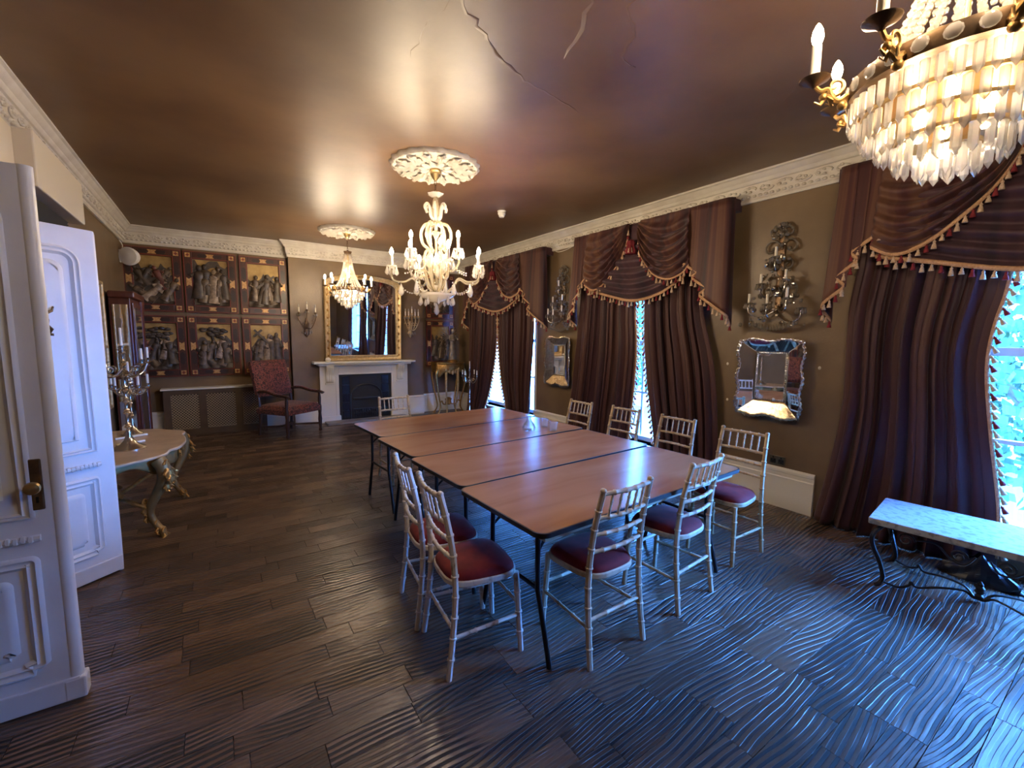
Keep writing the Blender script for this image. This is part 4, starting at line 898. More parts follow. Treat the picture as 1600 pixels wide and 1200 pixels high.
# ================================================================== chandeliers
bulb_me = MB().lathe([(.006, 0), (.0125, .01), (.016, .024), (.0135, .042), (.006, .058), (.001, .064)], 12).mesh('bulb', 'bulb')
bulb_soft = bulb_me.copy(); bulb_soft.materials.clear(); bulb_soft.materials.append(MATS['bulb_soft'])
tube_me = MB().lathe([(.0135, 0), (.0135, .098), (.008, .10)], 12).mesh('candle_tube', 'candle')
def drop_mesh(L, r, nm='crystal_drop', m='crystal'):
    return MB().lathe([(.0015, 0), (.0035, -.004), (r*.45, -L*.22), (r, -L*.68), (r*.75, -L*.86), (.001, -L)], 8, sy=.6).mesh(nm, m, ang=20)
def prism_mesh(L, r, m='crystal'):
    return MB().lathe([(.001, 0), (r, -L*.05), (r, -L*.80), (.0008, -L)], 6, sy=.7).mesh('crystal_prism', m, smooth=False)
def hang_rod(t, z0, z1, crown):
    b = MB(); b.lathe([(.012, -.10), (.03, -.075), (.05, -.045), (.048, -.03), (.058, -.02), (.055, -.002)], 18, T(0, 0, z0)); b.build('ceiling_cup', 'brass', t)
    n = max(3, int((z0-.1-z1)/.034)); b = MB()
    for k in range(n):
        c = z0-.1-(k+.5)*(z0-.1-z1)/n; h = (z0-.1-z1)/n*.62
        pts = [(h*.42*math.cos(a), 0, c+h*math.sin(a)) for a in [q*PI/5 for q in range(10)]]
        if k % 2: pts = [(0, x, z) for x, y, z in pts]
        b.tube(pts, .0032, 6, closed=True)
    b.build('chain', 'bronze', t, kind='stuff')
def bag_chandelier(x, y, label):
    t = thing('chandelier', label, 'chandelier', (x, y, 0), .12, 'crystal chandeliers')
    hang_rod(t, ZC-.055, 2.90, None)
    b = MB(); b.lathe([(.03, 2.84), (.05, 2.85), (.052, 2.862), (.062, 2.885), (.056, 2.888), (.045, 2.87), (.01, 2.905)], 20, wob=lambda a, f: 1+.1*math.cos(10*a)*(f > .5)); b.build('crown', 'bronze', t)
    b = MB()                                                           # bead strings, crown to ring
    NS = 26
    for k in range(NS):
        a = 2*PI*k/NS
        for j in range(26):
            f = j/25; z = lerp(2.84, 2.325, f); rr_ = .052+.05*f+.105*f**3.2; s_ = .0062+.0052*f
            b.ball((rr_*math.cos(a), rr_*math.sin(a), z), s_, s_, s_, 6, 4)
    b.build('bead_strings', 'crystal_bead', t, kind='stuff', ang=25)
    b = MB(); b.lathe([(.222, 2.282), (.246, 2.282), (.250, 2.305), (.246, 2.328), (.222, 2.328)], 48); b.build('ring_band', 'bronze', t)
    jw = MB().ball((0, 0, 0), .019, .008, .019, 10, 6).mesh('jewel', 'crystal', ang=20)
    for k in range(26):
        a = 2*PI*k/26; put(jw, 'jewel', t, loc=(.251*math.cos(a), .251*math.sin(a), 2.305), rot=(0, 0, a+PI/2))
    for rr_, z, n, L, w_ in ((.236, 2.276, 46, .074, .0112), (.205, 2.222, 40, .072, .0112), (.165, 2.178, 32, .072, .0112), (.118, 2.138, 22, .078, .012), (.062, 2.108, 12, .08, .012)):
        pmh = prism_mesh(L, w_)
        if rr_ < .23:
            b = MB(); b.lathe([(rr_-.006, z-.002), (rr_+.005, z-.002), (rr_+.005, z+.008), (rr_-.006, z+.008)], 40); b.build('tier_ring', 'brass', t)
        for k in range(n):
            a = 2*PI*(k+.5*(n % 4 == 2))/n; put(pmh, 'crystal_prism', t, loc=(rr_*math.cos(a), rr_*math.sin(a), z-.004), rot=(0, 0, a+PI/2))
    put(drop_mesh(.08, .018), 'crystal_drop', t, loc=(0, 0, 2.10))
    b = MB(); b.lathe([(.01, 2.10), (.012, 2.3), (.012, 2.84), (.02, 2.85)], 10); b.build('stem', 'brass', t)
    pan = MB().lathe([(.006, -.016), (.013, -.008), (.040, .006), (.042, .010), (.016, .004), (.016, .014), (.013, .014)], 18).mesh('drip_pan', 'bronze')
    armm = MB(); ap_ = smoothpts([(.245, 0, 2.30), (.272, 0, 2.285), (.29, 0, 2.30), (.30, 0, 2.325), (.32, 0, 2.325), (.338, 0, 2.345)], 5); armm.tube(ap_, [.011-.0002*i for i in range(len(ap_))], 8)
    armm.tube(spiral(.283, 2.332, .026, 1.1, -PI/2, -1), [.007-.0002*i for i in range(23)], 6); armm.ball((.262, 0, 2.272), .014); armm.ball((.312, 0, 2.305), .012)
    for q in range(3): armm.tube([(.30, 0, 2.31), (.30+.02*math.cos(q*2), .018*math.sin(q*2.1), 2.285), (.315+.02*math.cos(q*2), .026*math.sin(q*2.1), 2.295)], [.006, .006, .003], 6)
    am_ = armm.mesh('candle_arm', 'gilt')
    for k in range(8):
        a = 2*PI*(k+.5)/8; M_ = (0, 0, a); a_ = put(am_, 'candle_arm', t, rot=M_)
        p_ = (.338*math.cos(a), .338*math.sin(a))
        put(pan, 'drip_pan', t, loc=(*p_, 2.352)); put(tube_me, 'candle_tube', t, loc=(*p_, 2.36)); put(bulb_me, 'bulb', t, loc=(*p_, 2.458))
    for k in range(6):                                                   # bulbs inside the basket
        a = k*PI/3; put(bulb_soft, 'bulb', t, loc=(.10*math.cos(a), .10*math.sin(a), 2.185 if k % 2 else 2.225))
    put(bulb_soft, 'bulb', t, loc=(0, 0.012, 2.085))  # extra low bulb, added to brighten the lower prisms
    for k in range(3): put(bulb_soft, 'bulb', t, loc=(.075*math.cos(k*2.1), .075*math.sin(k*2.1), 2.13))  # likewise added to light the lower tiers from inside
    return t
ch3 = bag_chandelier(1.77, .43, 'large basket shaped crystal chandelier hanging nearest the camera, top right')
ch3.location = (1.75, .40, .06); ch3.rotation_euler = (0, 0, .16)
ch2 = copy_tree(ch3); ch2.location = (1.77, 7.22, 0.02); tag(ch2, 'basket shaped crystal chandelier hanging before the overmantel mirror', 'chandelier', 'crystal chandeliers')

def scroll_chandelier(x, y, label):
    t = thing('chandelier', label, 'chandelier', (x, y, 0), 0, 'crystal chandeliers')
    hang_rod(t, ZC-.055, 2.955, None)
    b = MB(); b.lathe([(.008, 2.93), (.03, 2.925), (.072, 2.95), (.075, 2.958), (.02, 2.94), (.006, 2.965)], 16, wob=lambda a, f: 1+.06*math.cos(8*a)); b.build('top_dish', 'crystal', t)
    b = MB(); b.lathe([(.012, 1.99), (.014, 2.1), (.02, 2.14), (.012, 2.18), (.03, 2.24), (.034, 2.32), (.014, 2.40), (.012, 2.54), (.03, 2.58), (.05, 2.605), (.016, 2.62), (.018, 2.70), (.028, 2.76), (.04, 2.84), (.03, 2.90), (.012, 2.93)], 14); b.build('stem', 'crystal_cream', t)
    put(bulb_soft, 'bulb', t, loc=(0, 0, 2.335))
    sc1 = MB(); sc1.tube(smoothpts([(.02, 0, 2.72), (.05, 0, 2.75), (.06, 0, 2.82), (.085, 0, 2.86), (.11, 0, 2.83), (.10, 0, 2.80)], 5), [.014]*26, 7); m1 = sc1.mesh('upper_scroll', 'crystal')
    sc2 = MB(); p_ = smoothpts([(.03, 0, 2.68), (.10, 0, 2.675), (.14, 0, 2.60), (.125, 0, 2.50), (.075, 0, 2.45), (.10, 0, 2.42), (.115, 0, 2.33), (.10, 0, 2.22), (.07, 0, 2.12), (.03, 0, 2.06)], 5); sc2.tube(p_, [.017-.0001*i for i in range(len(p_))], 7); m2 = sc2.mesh('body_scroll', 'giltpale'); m2.materials.clear(); m2.materials.append(MATS['crystal_cream'])
    for k in range(6):
        put(m1, 'upper_scroll', t, rot=(0, 0, k*PI/3)); put(m2, 'body_scroll', t, rot=(0, 0, (k+.5)*PI/3))
    b = MB(); b.lathe([(.02, 1.945), (.06, 1.955), (.13, 1.985), (.17, 2.01), (.175, 2.03), (.12, 2.015), (.03, 2.02)], 24); b.build('bowl', 'crystal', t)
    b = MB(); b.lathe([(.006, 2.04), (.012, 2.06), (.05, 2.10), (.052, 2.105), (.012, 2.09)], 14); b.build('inner_cup', 'crystal', t)
    dl = drop_mesh(.085, .024); ds = drop_mesh(.06, .015); db = drop_mesh(.12, .030)
    pan = MB().lathe([(.006, -.02), (.015, -.012), (.05, .004), (.052, .009), (.016, .004), (.016, .02), (.013, .02)], 12, wob=lambda a, f: 1+.06*math.cos(6*a)).mesh('drip_pan', 'crystal')
    def bead(p0, p1, sag, n, par):
        b_ = MB(); 
        for i in range(n+1):
            f = i/n; p = Vector(p0).lerp(Vector(p1), f); p.z -= sag*4*f*(1-f); b_.ball(p, .0085, .0085, .0085, 6, 4)
        return b_.build('bead_garland', 'crystal', par, kind='stuff', ang=25)
    base = math.atan2(-math.sin(YAW), math.cos(YAW))      # lateral axis of the room diagonal
    ARM = [(10, .42, 2.28, 1), (66, .42, 2.28, 1), (112, .42, 2.28, 1), (176, .42, 2.28, 1), (236, .42, 2.28, 1), (338, .42, 2.28, 1), (20, .235, 2.43, 0), (160, .235, 2.43, 0), (270, .235, 2.43, 0)]
    for dg, r, zc, low in ARM:
        a = base-math.radians(dg); d = Vector((math.cos(a), math.sin(a), 0))
        if low: pts = smoothpts([d*.03+Vector((0, 0, 2.03)), d*.14+Vector((0, 0, 2.07)), d*.22+Vector((0, 0, 2.17)), d*.30+Vector((0, 0, 2.14)), d*(r-.03)+Vector((0, 0, 2.145)), d*(r+.005)+Vector((0, 0, 2.19)), d*r+Vector((0, 0, zc-.03))], 5)
        else: pts = smoothpts([d*.03+Vector((0, 0, 2.16)), d*.10+Vector((0, 0, 2.24)), d*.18+Vector((0, 0, 2.24)), d*(r+.005)+Vector((0, 0, 2.31)), d*r+Vector((0, 0, zc-.03))], 5)
        b = MB(); b.tube(pts, .0105, 8); b.build('candle_arm', 'crystal_cream', t)
        p = d*r; put(pan, 'drip_pan', t, loc=(p.x, p.y, zc)); put(tube_me, 'candle_tube', t, loc=(p.x, p.y, zc+.01)); put(bulb_me, 'bulb', t, loc=(p.x, p.y, zc+.108), scale=(1.1, 1.1, 1.1))
        for k in range(8):
            aa = k*PI/4; put(ds if k % 2 else dl, 'crystal_drop', t, loc=(p.x+.046*math.cos(aa), p.y+.046*math.sin(aa), zc+.002), rot=(0, 0, aa))
        q = d*(r*.8); put(db, 'crystal_drop', t, loc=(q.x, q.y, 2.125), rot=(0, 0, a))
        bead(tuple(d*(r-.06)+Vector((0, 0, 2.13))), tuple(d*.17+Vector((0, 0, 2.05))), .05, 9, t)
        bead(tuple(d*.10+Vector((0, 0, 2.40))), tuple(d*(r*.7)+Vector((0, 0, zc-.06))), .04, 9, t)
    for k in range(10):
        a = k*PI/5; put(dl, 'crystal_drop', t, loc=(.16*math.cos(a), .16*math.sin(a), 2.0), rot=(0, 0, a)); put(db, 'crystal_drop', t, loc=(.085*math.cos(a), .085*math.sin(a), 2.40), rot=(0, 0, a))
    put(db, 'crystal_drop', t, loc=(0, 0, 1.945)); put(db, 'crystal_drop', t, loc=(0, -.03, 2.30))
    return t
crystal('crystal_cream', (.82, .76, .64), .68, .12)
scroll_chandelier(1.80, 4.0, 'crystal chandelier with scrolled arms and many drops over the tables')

# ================================================================== wall sconces on the chimney breast
def sconce(x, label, seed, n=3, m='bronze'):
    rr_ = random.Random(seed); t = thing('wall_sconce', label, 'wall light', (x, YBR, 1.60), 0, 'candle sconces beside the overmantel mirror')
    b = MB(); b.lathe([(.004, -.02), (.03, .02), (.05, .07), (.035, .13), (.045, .18), (.03, .25), (.006, .32)], 10, T(0, -.025, 0), sy=.4); b.build('backplate', m, t)
    for k in range(n):
        f = (k-(n-1)/2)/((n-1)/2); xx = f*.135; zz = .40+(.05 if abs(f) < .5 else 0)
        b = MB(); b.tube(smoothpts([(0, -.03, .16), (xx*.4, -.09, .13), (xx*.8, -.13, .22), (xx*1.1, -.13, .33), (xx, -.13, zz)], 5), .007, 7); am = b.build('candle_arm', m, t)
        for q in range(3):
            u = (q+1)/4; b = MB(); c = Vector((xx*u*1.1, -.12*u-.02, .14+.16*u)); b.tube([c, c+Vector((.03*(1 if q % 2 else -1), -.012, .02)), c+Vector((.045*(1 if q % 2 else -1), -.005, -.01))], [.006, .006, .002], 5); b.build('leaf', m, am)
        b = MB(); b.lathe([(.006, -.02), (.028, 0), (.03, .005), (.012, .006), (.012, .02)], 12, T(xx, -.13, zz)); b.build('drip_pan', m, t)
        b = MB(); b.lathe([(.011, .01), (.011, .10), (.003, .105)], 10, T(xx, -.13, zz)); cc = b.build('candle_tube', 'candle', t)
        b = MB(); b.lathe([(.004, .10), (.011, .118), (.008, .145), (.001, .16)], 8, T(xx, -.13, zz)); b.build('unlit_bulb', 'crystal', cc)
        dm = drop_mesh(.05, .012, m='crystal_smoke')
        for q in range(5): a = q*1.256; put(dm, 'crystal_drop', t, loc=(xx+.027*math.cos(a), -.13+.027*math.sin(a), zz))
    for q in range(5): put(drop_mesh(.055, .013, m='crystal_smoke'), 'crystal_drop', t, loc=((q-2)*.04, -.08, .10-.02*(2-abs(q-2))))
sconce(1.37, 'dark three candle wall sconce left of the overmantel mirror', 1, 3)
sconce(3.30, 'crystal hung five candle wall sconce right of the overmantel mirror', 2, 5, 'giltpale')

# ================================================================== crystal girandoles on the window wall
def girandole(y, label, seed):
    t = thing('crystal_sconce', label, 'wall light', (XR, y, 1.72), -PI/2, 'tall crystal sconces between the windows')
    m = 'silver'
    b = MB(); b.box(-.03, .03, -.02, 0, .15, .98); b.build('back_bar', 'bronze', t, smooth=False, bevel=.006)
    for s in (-1, 1):
        for (cx, cz_, r, a0) in ((.085, .76, .085, PI), (.07, .60, .055, PI/2), (.06, .90, .06, PI), (.10, .36, .08, PI/2)):
            b = MB(); b.tube([(s*q[0], -.03, q[2]) for q in spiral(cx, cz_, r, 1.05, a0, -1, y=0)], [.011]*23, 7); b.build('scroll', 'crystal_smoke', t)
    CND = [(0, .66, .12), (-.11, .42, .14), (.11, .44, .14), (-.20, .24, .16), (.15, .27, .18), (0, .22, .22), (.25, .18, .12)]
    dl = drop_mesh(.05, .014, m='crystal_smoke'); rs_ = MB(); rs_.ball((0, 0, 0), .02, .02, .02, 8, 5); rsm = rs_.mesh('crystal_ball', 'crystal_smoke', ang=20)
    pan = MB().lathe([(.005, -.016), (.012, -.01), (.04, .004), (.042, .008), (.014, .004), (.014, .016)], 12).mesh('drip_pan', 'crystal_smoke')
    for (xx, zz, yy) in CND:
        b = MB(); b.tube(smoothpts([(0, -.02, zz-.05), (xx*.5, -yy*.6, zz-.12), (xx*.95, -yy, zz-.09), (xx, -yy, zz-.015)], 5), .008, 7); b.build('candle_arm', 'silver', t)
        put(pan, 'drip_pan', t, loc=(xx, -yy, zz))
        if (xx, zz) != (.25, .18): put(tube_me, 'candle_tube', t, loc=(xx, -yy, zz+.005), scale=(.85, .85, .95))
        for q in range(7): a = q*2*PI/7; put(dl, 'crystal_drop', t, loc=(xx+.038*math.cos(a), -yy+.038*math.sin(a), zz+.002))
    rr_ = random.Random(seed)
    glint_me = rsm.copy(); glint_me.materials.clear(); glint_me.materials.append(MATS['silver'])  # silver balls mixed among the crystal ones, added for sparkle
    for q in range(110):
        f = rr_.random(); zz = .02+.95*f; hw = .24*(1-f)**1.2+.05; put(rsm if q % 3 else glint_me, 'crystal_ball', t, loc=(rr_.uniform(-hw, hw), -.05-rr_.random()*.12*(1-f), zz), scale=(rr_.uniform(.5, 1.15),)*3)
    for q in range(16): put(drop_mesh(.06, .016, m='crystal_smoke') if q == 0 else dl, 'crystal_drop', t, loc=((q-7.5)*.028, -.10, .10-.06*math.cos((q-7.5)*.2)), scale=(1.2, 1.2, 1.2))
    for q in range(7): put(rsm, 'crystal_ball', t, loc=((q-3)*.03, -.03, .98-.006*(q-3)**2), scale=(.9, .9, .9))
girandole(5.27, 'tall crystal candle sconce above the small scalloped mirror, far pier', 3)
girandole(2.13, 'tall crystal candle sconce above the large scalloped mirror, near pier', 4)

# ================================================================== scalloped venetian mirrors
def venetian(y, z0, W, H, label, dark):
    t = thing('venetian_mirror', label, 'mirror', (XR, y, z0), -PI/2)
    fwv = .17*W/.6 if W > .5 else .12
    def edge(side, f, n=40):
        amp = .012; 
        if side in 'LR':
            z = H*f; w_ = -amp*math.cos(f*2*PI*3)-.006*math.cos(f*2*PI*16)+.006; return ((-W/2-w_) if side == 'L' else (W/2+w_), z)
        x = W*(f-.5); w_ = -amp*math.cos(f*2*PI*2)-.006*math.cos(f*2*PI*14)+.006; return (x, H+w_ if side == 'T' else -w_)
    iw, ih0, ih1 = W/2-fwv, fwv*.95, H-fwv*.75
    inn = {'L': ((-iw, ih0), (-iw, ih1)), 'R': ((iw, ih0), (iw, ih1)), 'T': ((-iw, ih1), (iw, ih1)), 'B': ((-iw, ih0), (iw, ih0))}
    for side, nm in (('L', 'frame_side'), ('R', 'frame_side'), ('T', 'frame_top'), ('B', 'frame_foot')):
        def fn(u, v, side=side):
            o_ = edge(side, u); a, c = inn[side]; i_ = (lerp(a[0], c[0], u), lerp(a[1], c[1], u)); x = lerp(o_[0], i_[0], v); z = lerp(o_[1], i_[1], v)
            k_ = {'L': (x+W/2)/fwv, 'R': (W/2-x)/fwv, 'T': (H-z)/(fwv*.75), 'B': z/(fwv*.95)}[side]
            return (x, -.078+.055*max(k_, -.15), z)
        b = MB(); b.grid(fn, 56, 6); b.build(nm, 'mirror_gilt_reflect' if (side == 'B' or (dark and side != 'R')) else 'mirror', t, solid=.005, ang=25)  # gold tint of the foot stands in for reflected lamps and ceiling
    b = MB(); b.box(-iw, iw, -.024, -.018, ih0, ih1); b.build('mirror_glass', 'mirror', t, smooth=False)
    bd_ = MB()
    for a, c in inn.values():
        n = int(math.dist(a, c)/.018)
        for k in range(n+1): f = k/n; bd_.ball((lerp(a[0], c[0], f), -.027, lerp(a[1], c[1], f)), .008, .006, .008, 6, 4)
    bd_.build('bead_border', 'silver', t, kind='stuff')
    MB().box(-iw-.02, iw+.02, -.016, 0, ih0-.02, ih1+.02).build('backing', 'darkwood', t, smooth=False)
mat('mirror_gilt_reflect', (.80, .66, .45), .09, metal=1, bump=.5, bscale=24)  # gilt mirror tint; on the feet it carries the lamps' reflection
venetian(2.145, .87, .61, .75, 'square scalloped edge mirror on the near pier above the double socket', False)
venetian(5.34, .87, .60, .75, 'small scalloped mirror with amber bronze border on the far pier between curtains', True)

# ================================================================== relief pictures
def figure(b, x, z0, h, lean=0, y=-.035, arms=1, rr_=random, wid=1):
    M_ = T(x, y, z0) @ Matrix.Rotation(lean, 4, 'Y') @ Matrix.Diagonal((1, .55, 1, 1)); r = h*.17*wid
    b.lathe([(r*1.15, 0), (r*1.05, h*.12), (r*.85, h*.36), (r*.72, h*.52), (r*.9, h*.68), (r*.85, h*.77), (r*.32, h*.82)], 14, M_, wob=lambda a, f: 1+.12*math.cos(6*a+x*40)*(1-f))
    b.tube([(0, 0, h*.80), (0, 0, h*.86)], r*.3, 6, M=M_); b.ball((0, -.004, h*.91), h*.072, h*.085, h*.09, 8, 6, M_)
    for s in (-1, 1):
        e = rr_.uniform(-.2, .9); b.tube([(s*r*.75, 0, h*.74), (s*r*1.25, -.02, h*(.56+.1*e)), (s*r*(.6+.9*arms*e), -.05, h*(.55+.16*e))], [h*.045, h*.04, h*.03], 6, M=M_)
def picture(x, y, z, W, H, label, seed, comp):
    rr_ = random.Random(seed); t = thing('relief_picture', label, 'picture', (x, y, z), 0, 'carved relief pictures in inlaid frames')
    F = .118
    for s in (-1, 1):
        MB().box(min(s*W/2, s*(W/2-F)), max(s*W/2, s*(W/2-F)), -.045, 0, 0, H).build('frame_side', 'framebrown', t, smooth=False, bevel=.006)
        MB().box(-W/2+F, W/2-F, -.044, 0, 0 if s < 0 else H-F, F if s < 0 else H).build('frame_rail', 'framebrown', t, smooth=False, bevel=.006)
        for nm, a in (('edge_fillet', .004), ('sight_fillet', F-.014)):
            MB().box(s*(W/2-a)-.005, s*(W/2-a)+.005, -.051, -.045, a, H-a).build(nm, 'framered', t, smooth=False)
            zf = a if s < 0 else H-a; MB().box(-W/2+a+.005, W/2-a-.005, -.051, -.044, zf-.005, zf+.005).build(nm, 'framered', t, smooth=False)
        for q in (-1, 1):                                                 # inlaid corner squares
            cxx, czz = s*(W/2-F/2), H/2+q*(H/2-F/2); b = MB(); b.box(cxx-.034, cxx+.034, -.048, -.044, czz-.034, czz+.034); cq = b.build('corner_inlay', 'frameinlay', t, smooth=False)
            b = MB(); b.prism([(cxx, czz-.03), (cxx+.01, czz-.01), (cxx+.03, czz), (cxx+.01, czz+.01), (cxx, czz+.03), (cxx-.01, czz+.01), (cxx-.03, czz), (cxx-.01, czz-.01)], .047, .0505, Matrix.Rotation(PI/2, 4, 'X')); b.build('star', 'framered', cq, smooth=False)
            lz = H*.235; c2 = H/2+q*H*.2; b = MB(); xx = s*(W/2-F/2)
            b.prism([(xx, c2-.105), (xx+.03, c2-.075), (xx+.03, c2+.075), (xx, c2+.105), (xx-.03, c2+.075), (xx-.03, c2-.075)], .044, .048, Matrix.Rotation(PI/2, 4, 'X')); b.build('dark_lozenge', 'framelozenge', t, smooth=False)
            c2 = q*W*.155; zz = H-F/2 if s > 0 else F/2; b = MB()
            b.prism([(c2-.06, zz), (c2-.042, zz-.026), (c2+.042, zz-.026), (c2+.06, zz), (c2+.042, zz+.026), (c2-.042, zz+.026)], .044, .048, Matrix.Rotation(PI/2, 4, 'X')); b.build('dark_lozenge', 'framelozenge', t, smooth=False)
        b = MB(); xx = s*(W/2-F/2); b.prism([(xx-.034, H/2-.07), (xx, H/2-.045), (xx+.034, H/2-.07), (xx+.034, H/2+.07), (xx, H/2+.045), (xx-.034, H/2+.07)], .044, .049, Matrix.Rotation(PI/2, 4, 'X')); b.build('centre_inlay', 'frameinlay', t, smooth=False)
        b = MB(); zz = H-F/2 if s > 0 else F/2; b.prism([(-.055, zz-.03), (.055, zz-.03), (.035, zz), (.055, zz+.03), (-.055, zz+.03), (-.035, zz)], .044, .049, Matrix.Rotation(PI/2, 4, 'X')); b.build('centre_inlay', 'frameinlay', t, smooth=False)
    w_, h_ = W-2*F, H-2*F
    sky = MB().box(-w_/2, w_/2, -.016, -.004, F, H-F).build('gold_ground', 'goldsky', t, smooth=False)
    hills = [(-w_/2, F)]; n = 14; sky_h = {'hill': .72, 'arch': .95, 'road': .66, 'tree': .62, 'group': .55}[comp]
    for k in range(n+1): hills.append((-w_/2+w_*(1-k/n) if 0 else -w_/2+w_*k/n, F+h_*(sky_h+.10*math.sin(k*.7+seed)+rr_.uniform(-.05, .05))))
    hills.append((w_/2, F)); hills = [(-w_/2, F)]+[(min(max(a, -w_/2), w_/2), min(c, H-F-.01)) for a, c in hills[1:-1]]+[(w_/2, F)]
    b = MB(); b.prism(hills[::-1], .016, .03, Matrix.Rotation(PI/2, 4, 'X')); b.build('relief_background', 'reliefdark', t, smooth=False)
    if comp == 'arch':
        b = MB(); b.prism([(.04+.13*math.cos(a), F+h_*.55+.21*math.sin(a)) for a in [k*PI/10 for k in range(11)]], .03, .034, Matrix.Rotation(PI/2, 4, 'X')); b.build('arch_opening', 'goldsky', t, smooth=False)
    b = MB(); b.grid(lambda u, v: (lerp(-w_/2, w_/2, u), -.03-.05*(1-v)-.012*math.sin(u*17+seed)*math.sin(v*5), F+h_*.22*v+.02*math.sin(u*9+seed)*v), 24, 6); b.build('relief_ground', 'reliefdark', t, ang=60)
    specs = {'hill': [(-.18, .30, .34, .5), (-.08, .26, .36, -.5), (.04, .30, .34, .6), (.16, .22, .40, -.4), (-.14, .06, .42, .8), (.0, .04, .40, -.9), (.12, .05, .42, .5), (.19, .04, .36, -.1)],
             'arch': [(-.19, .10, .56, .05), (-.13, .04, .50, .1), (-.06, .16, .52, -.05), (.02, .03, .58, .05), (.08, .14, .52, .06), (.14, .05, .50, -.1), (.19, .10, .52, -.05)],
             'road': [(-.17, .10, .46, .1), (-.10, .04, .44, .3), (-.01, .05, .54, .12), (.08, .12, .42, -.1), (.14, .05, .42, -.25), (.19, .10, .46, .05)],
             'tree': [(-.19, .06, .42, .1), (-.12, .14, .36, .3), (-.03, .05, .38, -.7), (.05, .16, .40, .2), (.09, .04, .40, .3), (.17, .08, .46, -.1)],
             'group': [(-.19, .06, .38, .08), (-.13, .16, .40, .2), (-.08, .04, .36, -.2), (.0, .10, .50, .1), (.07, .04, .54, 0), (.12, .18, .44, .1), (.18, .06, .52, -.06)]}[comp]
    for k, (fx, fz, fh, ln) in enumerate(specs):
        b = MB(); figure(b, fx*w_/.50, F+fz, fh*h_/.72*.95, ln, -.058+.06*fz, rr_=rr_, wid=.9); b.build('relief_figure', 'reliefpale' if k == len(specs)//2 else ['reliefgrey', 'reliefdark', 'reliefdark', 'reliefgrey', 'reliefred' if seed % 3 == 1 else 'reliefdark', 'reliefdark', 'reliefgrey'][(k+seed) % 7], t, ang=60)
    if comp in ('road', 'group'):
        b = MB(); a = .9 if comp == 'road' else -.75; cx_, cz_ = (.05, F+h_*.62) if comp == 'road' else (-.09, F+h_*.74)
        Mx = T(cx_, -.075, cz_) @ Matrix.Rotation(a, 4, 'Y'); b.box(-.018, .018, -.012, .012, -.22, .14, Mx); b.box(-.085, .085, -.011, .011, .045, .082, Mx); b.build('wooden_beam', 'reliefdark', t, smooth=False)
    if comp == 'tree':
        b = MB(); b.tube([(-.01, -.035, F+.12), (.0, -.04, F+h_*.5), (-.03, -.04, F+h_*.72)], [.03, .024, .018], 7)
        for k in range(22): b.ball((rr_.uniform(-.17, .15), -.035-.02*rr_.random(), F+h_*rr_.uniform(.70, .90)), .05, .02, .028, 7, 4)
        b.build('relief_tree', 'reliefdark', t, ang=70)
    return t
PW_, PH_ = .70, .955
for x, z, lab, sd, cp in ((-.735, 1.965, 'dark inlaid relief picture of a struggling crowd on a hillside, top left by the speaker', 1, 'hill'), (-.005, 1.965, 'inlaid relief picture of robed figures before a gold arch, top middle', 2, 'arch'), (.745, 1.965, 'inlaid relief picture of figures with a slanting cross under a gold sky, top right', 3, 'road'),
                          (-.735, .945, 'inlaid relief picture with pale robed woman and tree, bottom left above radiator', 4, 'tree'), (-.005, .945, 'inlaid relief picture with a broad tree over kneeling figures, bottom middle', 6, 'tree'), (.745, .945, 'inlaid relief picture of a crowd and tall wooden cross, bottom right above the armchair', 5, 'group')):
    picture(x, YB, z, PW_, PH_, lab, sd, cp)
picture(4.03, YB, .975, .64, .965, 'inlaid relief picture right of the fireplace, behind the angel statue', 8, 'road')
picture(4.03, YB, 1.985, .64, .93, 'inlaid relief picture right of the fireplace, above the one behind the angel', 9, 'hill')

# ================================================================== gilt stand, angel, floor candelabrum
gs = thing('gilt_stand', 'gilt rococo stand on four bowed legs right of the fireplace', 'stand', (4.06, 8.46, 0))
b = MB(); sh = smoothpts([(-.33, -.12), (-.2, -.19), (0, -.22), (.2, -.19), (.33, -.12), (.30, .05), (.28, .2), (-.28, .2), (-.30, .05), (-.33, -.12)], 4)[:-1]; b.prism(sh, 1.045, 1.075); b.build('stand_top', 'gilt', gs, bevel=.008, ang=30)
b = MB(); b.grid(lambda u, v: (polyat(sh+[sh[0]], u)[0]*(.92-.05*v+.06*math.sin(v*PI)), polyat(sh+[sh[0]], u)[1]*(.92+.08*math.sin(v*PI)), 1.047-v*(.19+.05*math.cos(u*4*PI)+.04*math.cos(u*12*PI))), 72, 8); b.build('bombe_apron', 'gilt', gs, solid=.015, ang=60)
for (fx, fy) in ((-.30, -.12), (.30, -.12), (-.13, -.17), (.13, -.17), (-.26, .17), (.26, .17)):
    if abs(fx) < .2 and fy < 0: prf = [(1.0, .90), (1.05, .6), (.9, .3), (.75, .12), (.85, 0)]
    else: prf = [(1.0, .92), (1.12, .80), (1.02, .55), (.80, .25), (.78, .12), (1.0, .0)]
    pts = smoothpts([(fx*k, fy*k, z) for k, z in prf], 5); b = MB(); b.tube(pts, [lerp(.032, .015, min(1, i/(len(pts)*.5))) for i in range(len(pts)-2)]+[.02, .026], 8); b.build('leg', 'giltpale' if abs(fx) < .2 else 'gilt', gs)
for s in (-1, 1):
    b = MB(); b.tube(smoothpts([(s*.24, -.1, .22), (s*.19, -.08, .27), (s*.15, -.06, .20), (s*.05, -.02, .19), (0, 0, .22)], 5), .014, 7); b.build('stretcher_scroll', 'gilt', gs)
b = MB(); b.lathe([(.03, .17), (.06, .20), (.05, .25), (.07, .29), (.02, .33)], 10, wob=lambda a, f: 1+.2*math.cos(5*a)); b.build('stretcher_boss', 'gilt', gs)
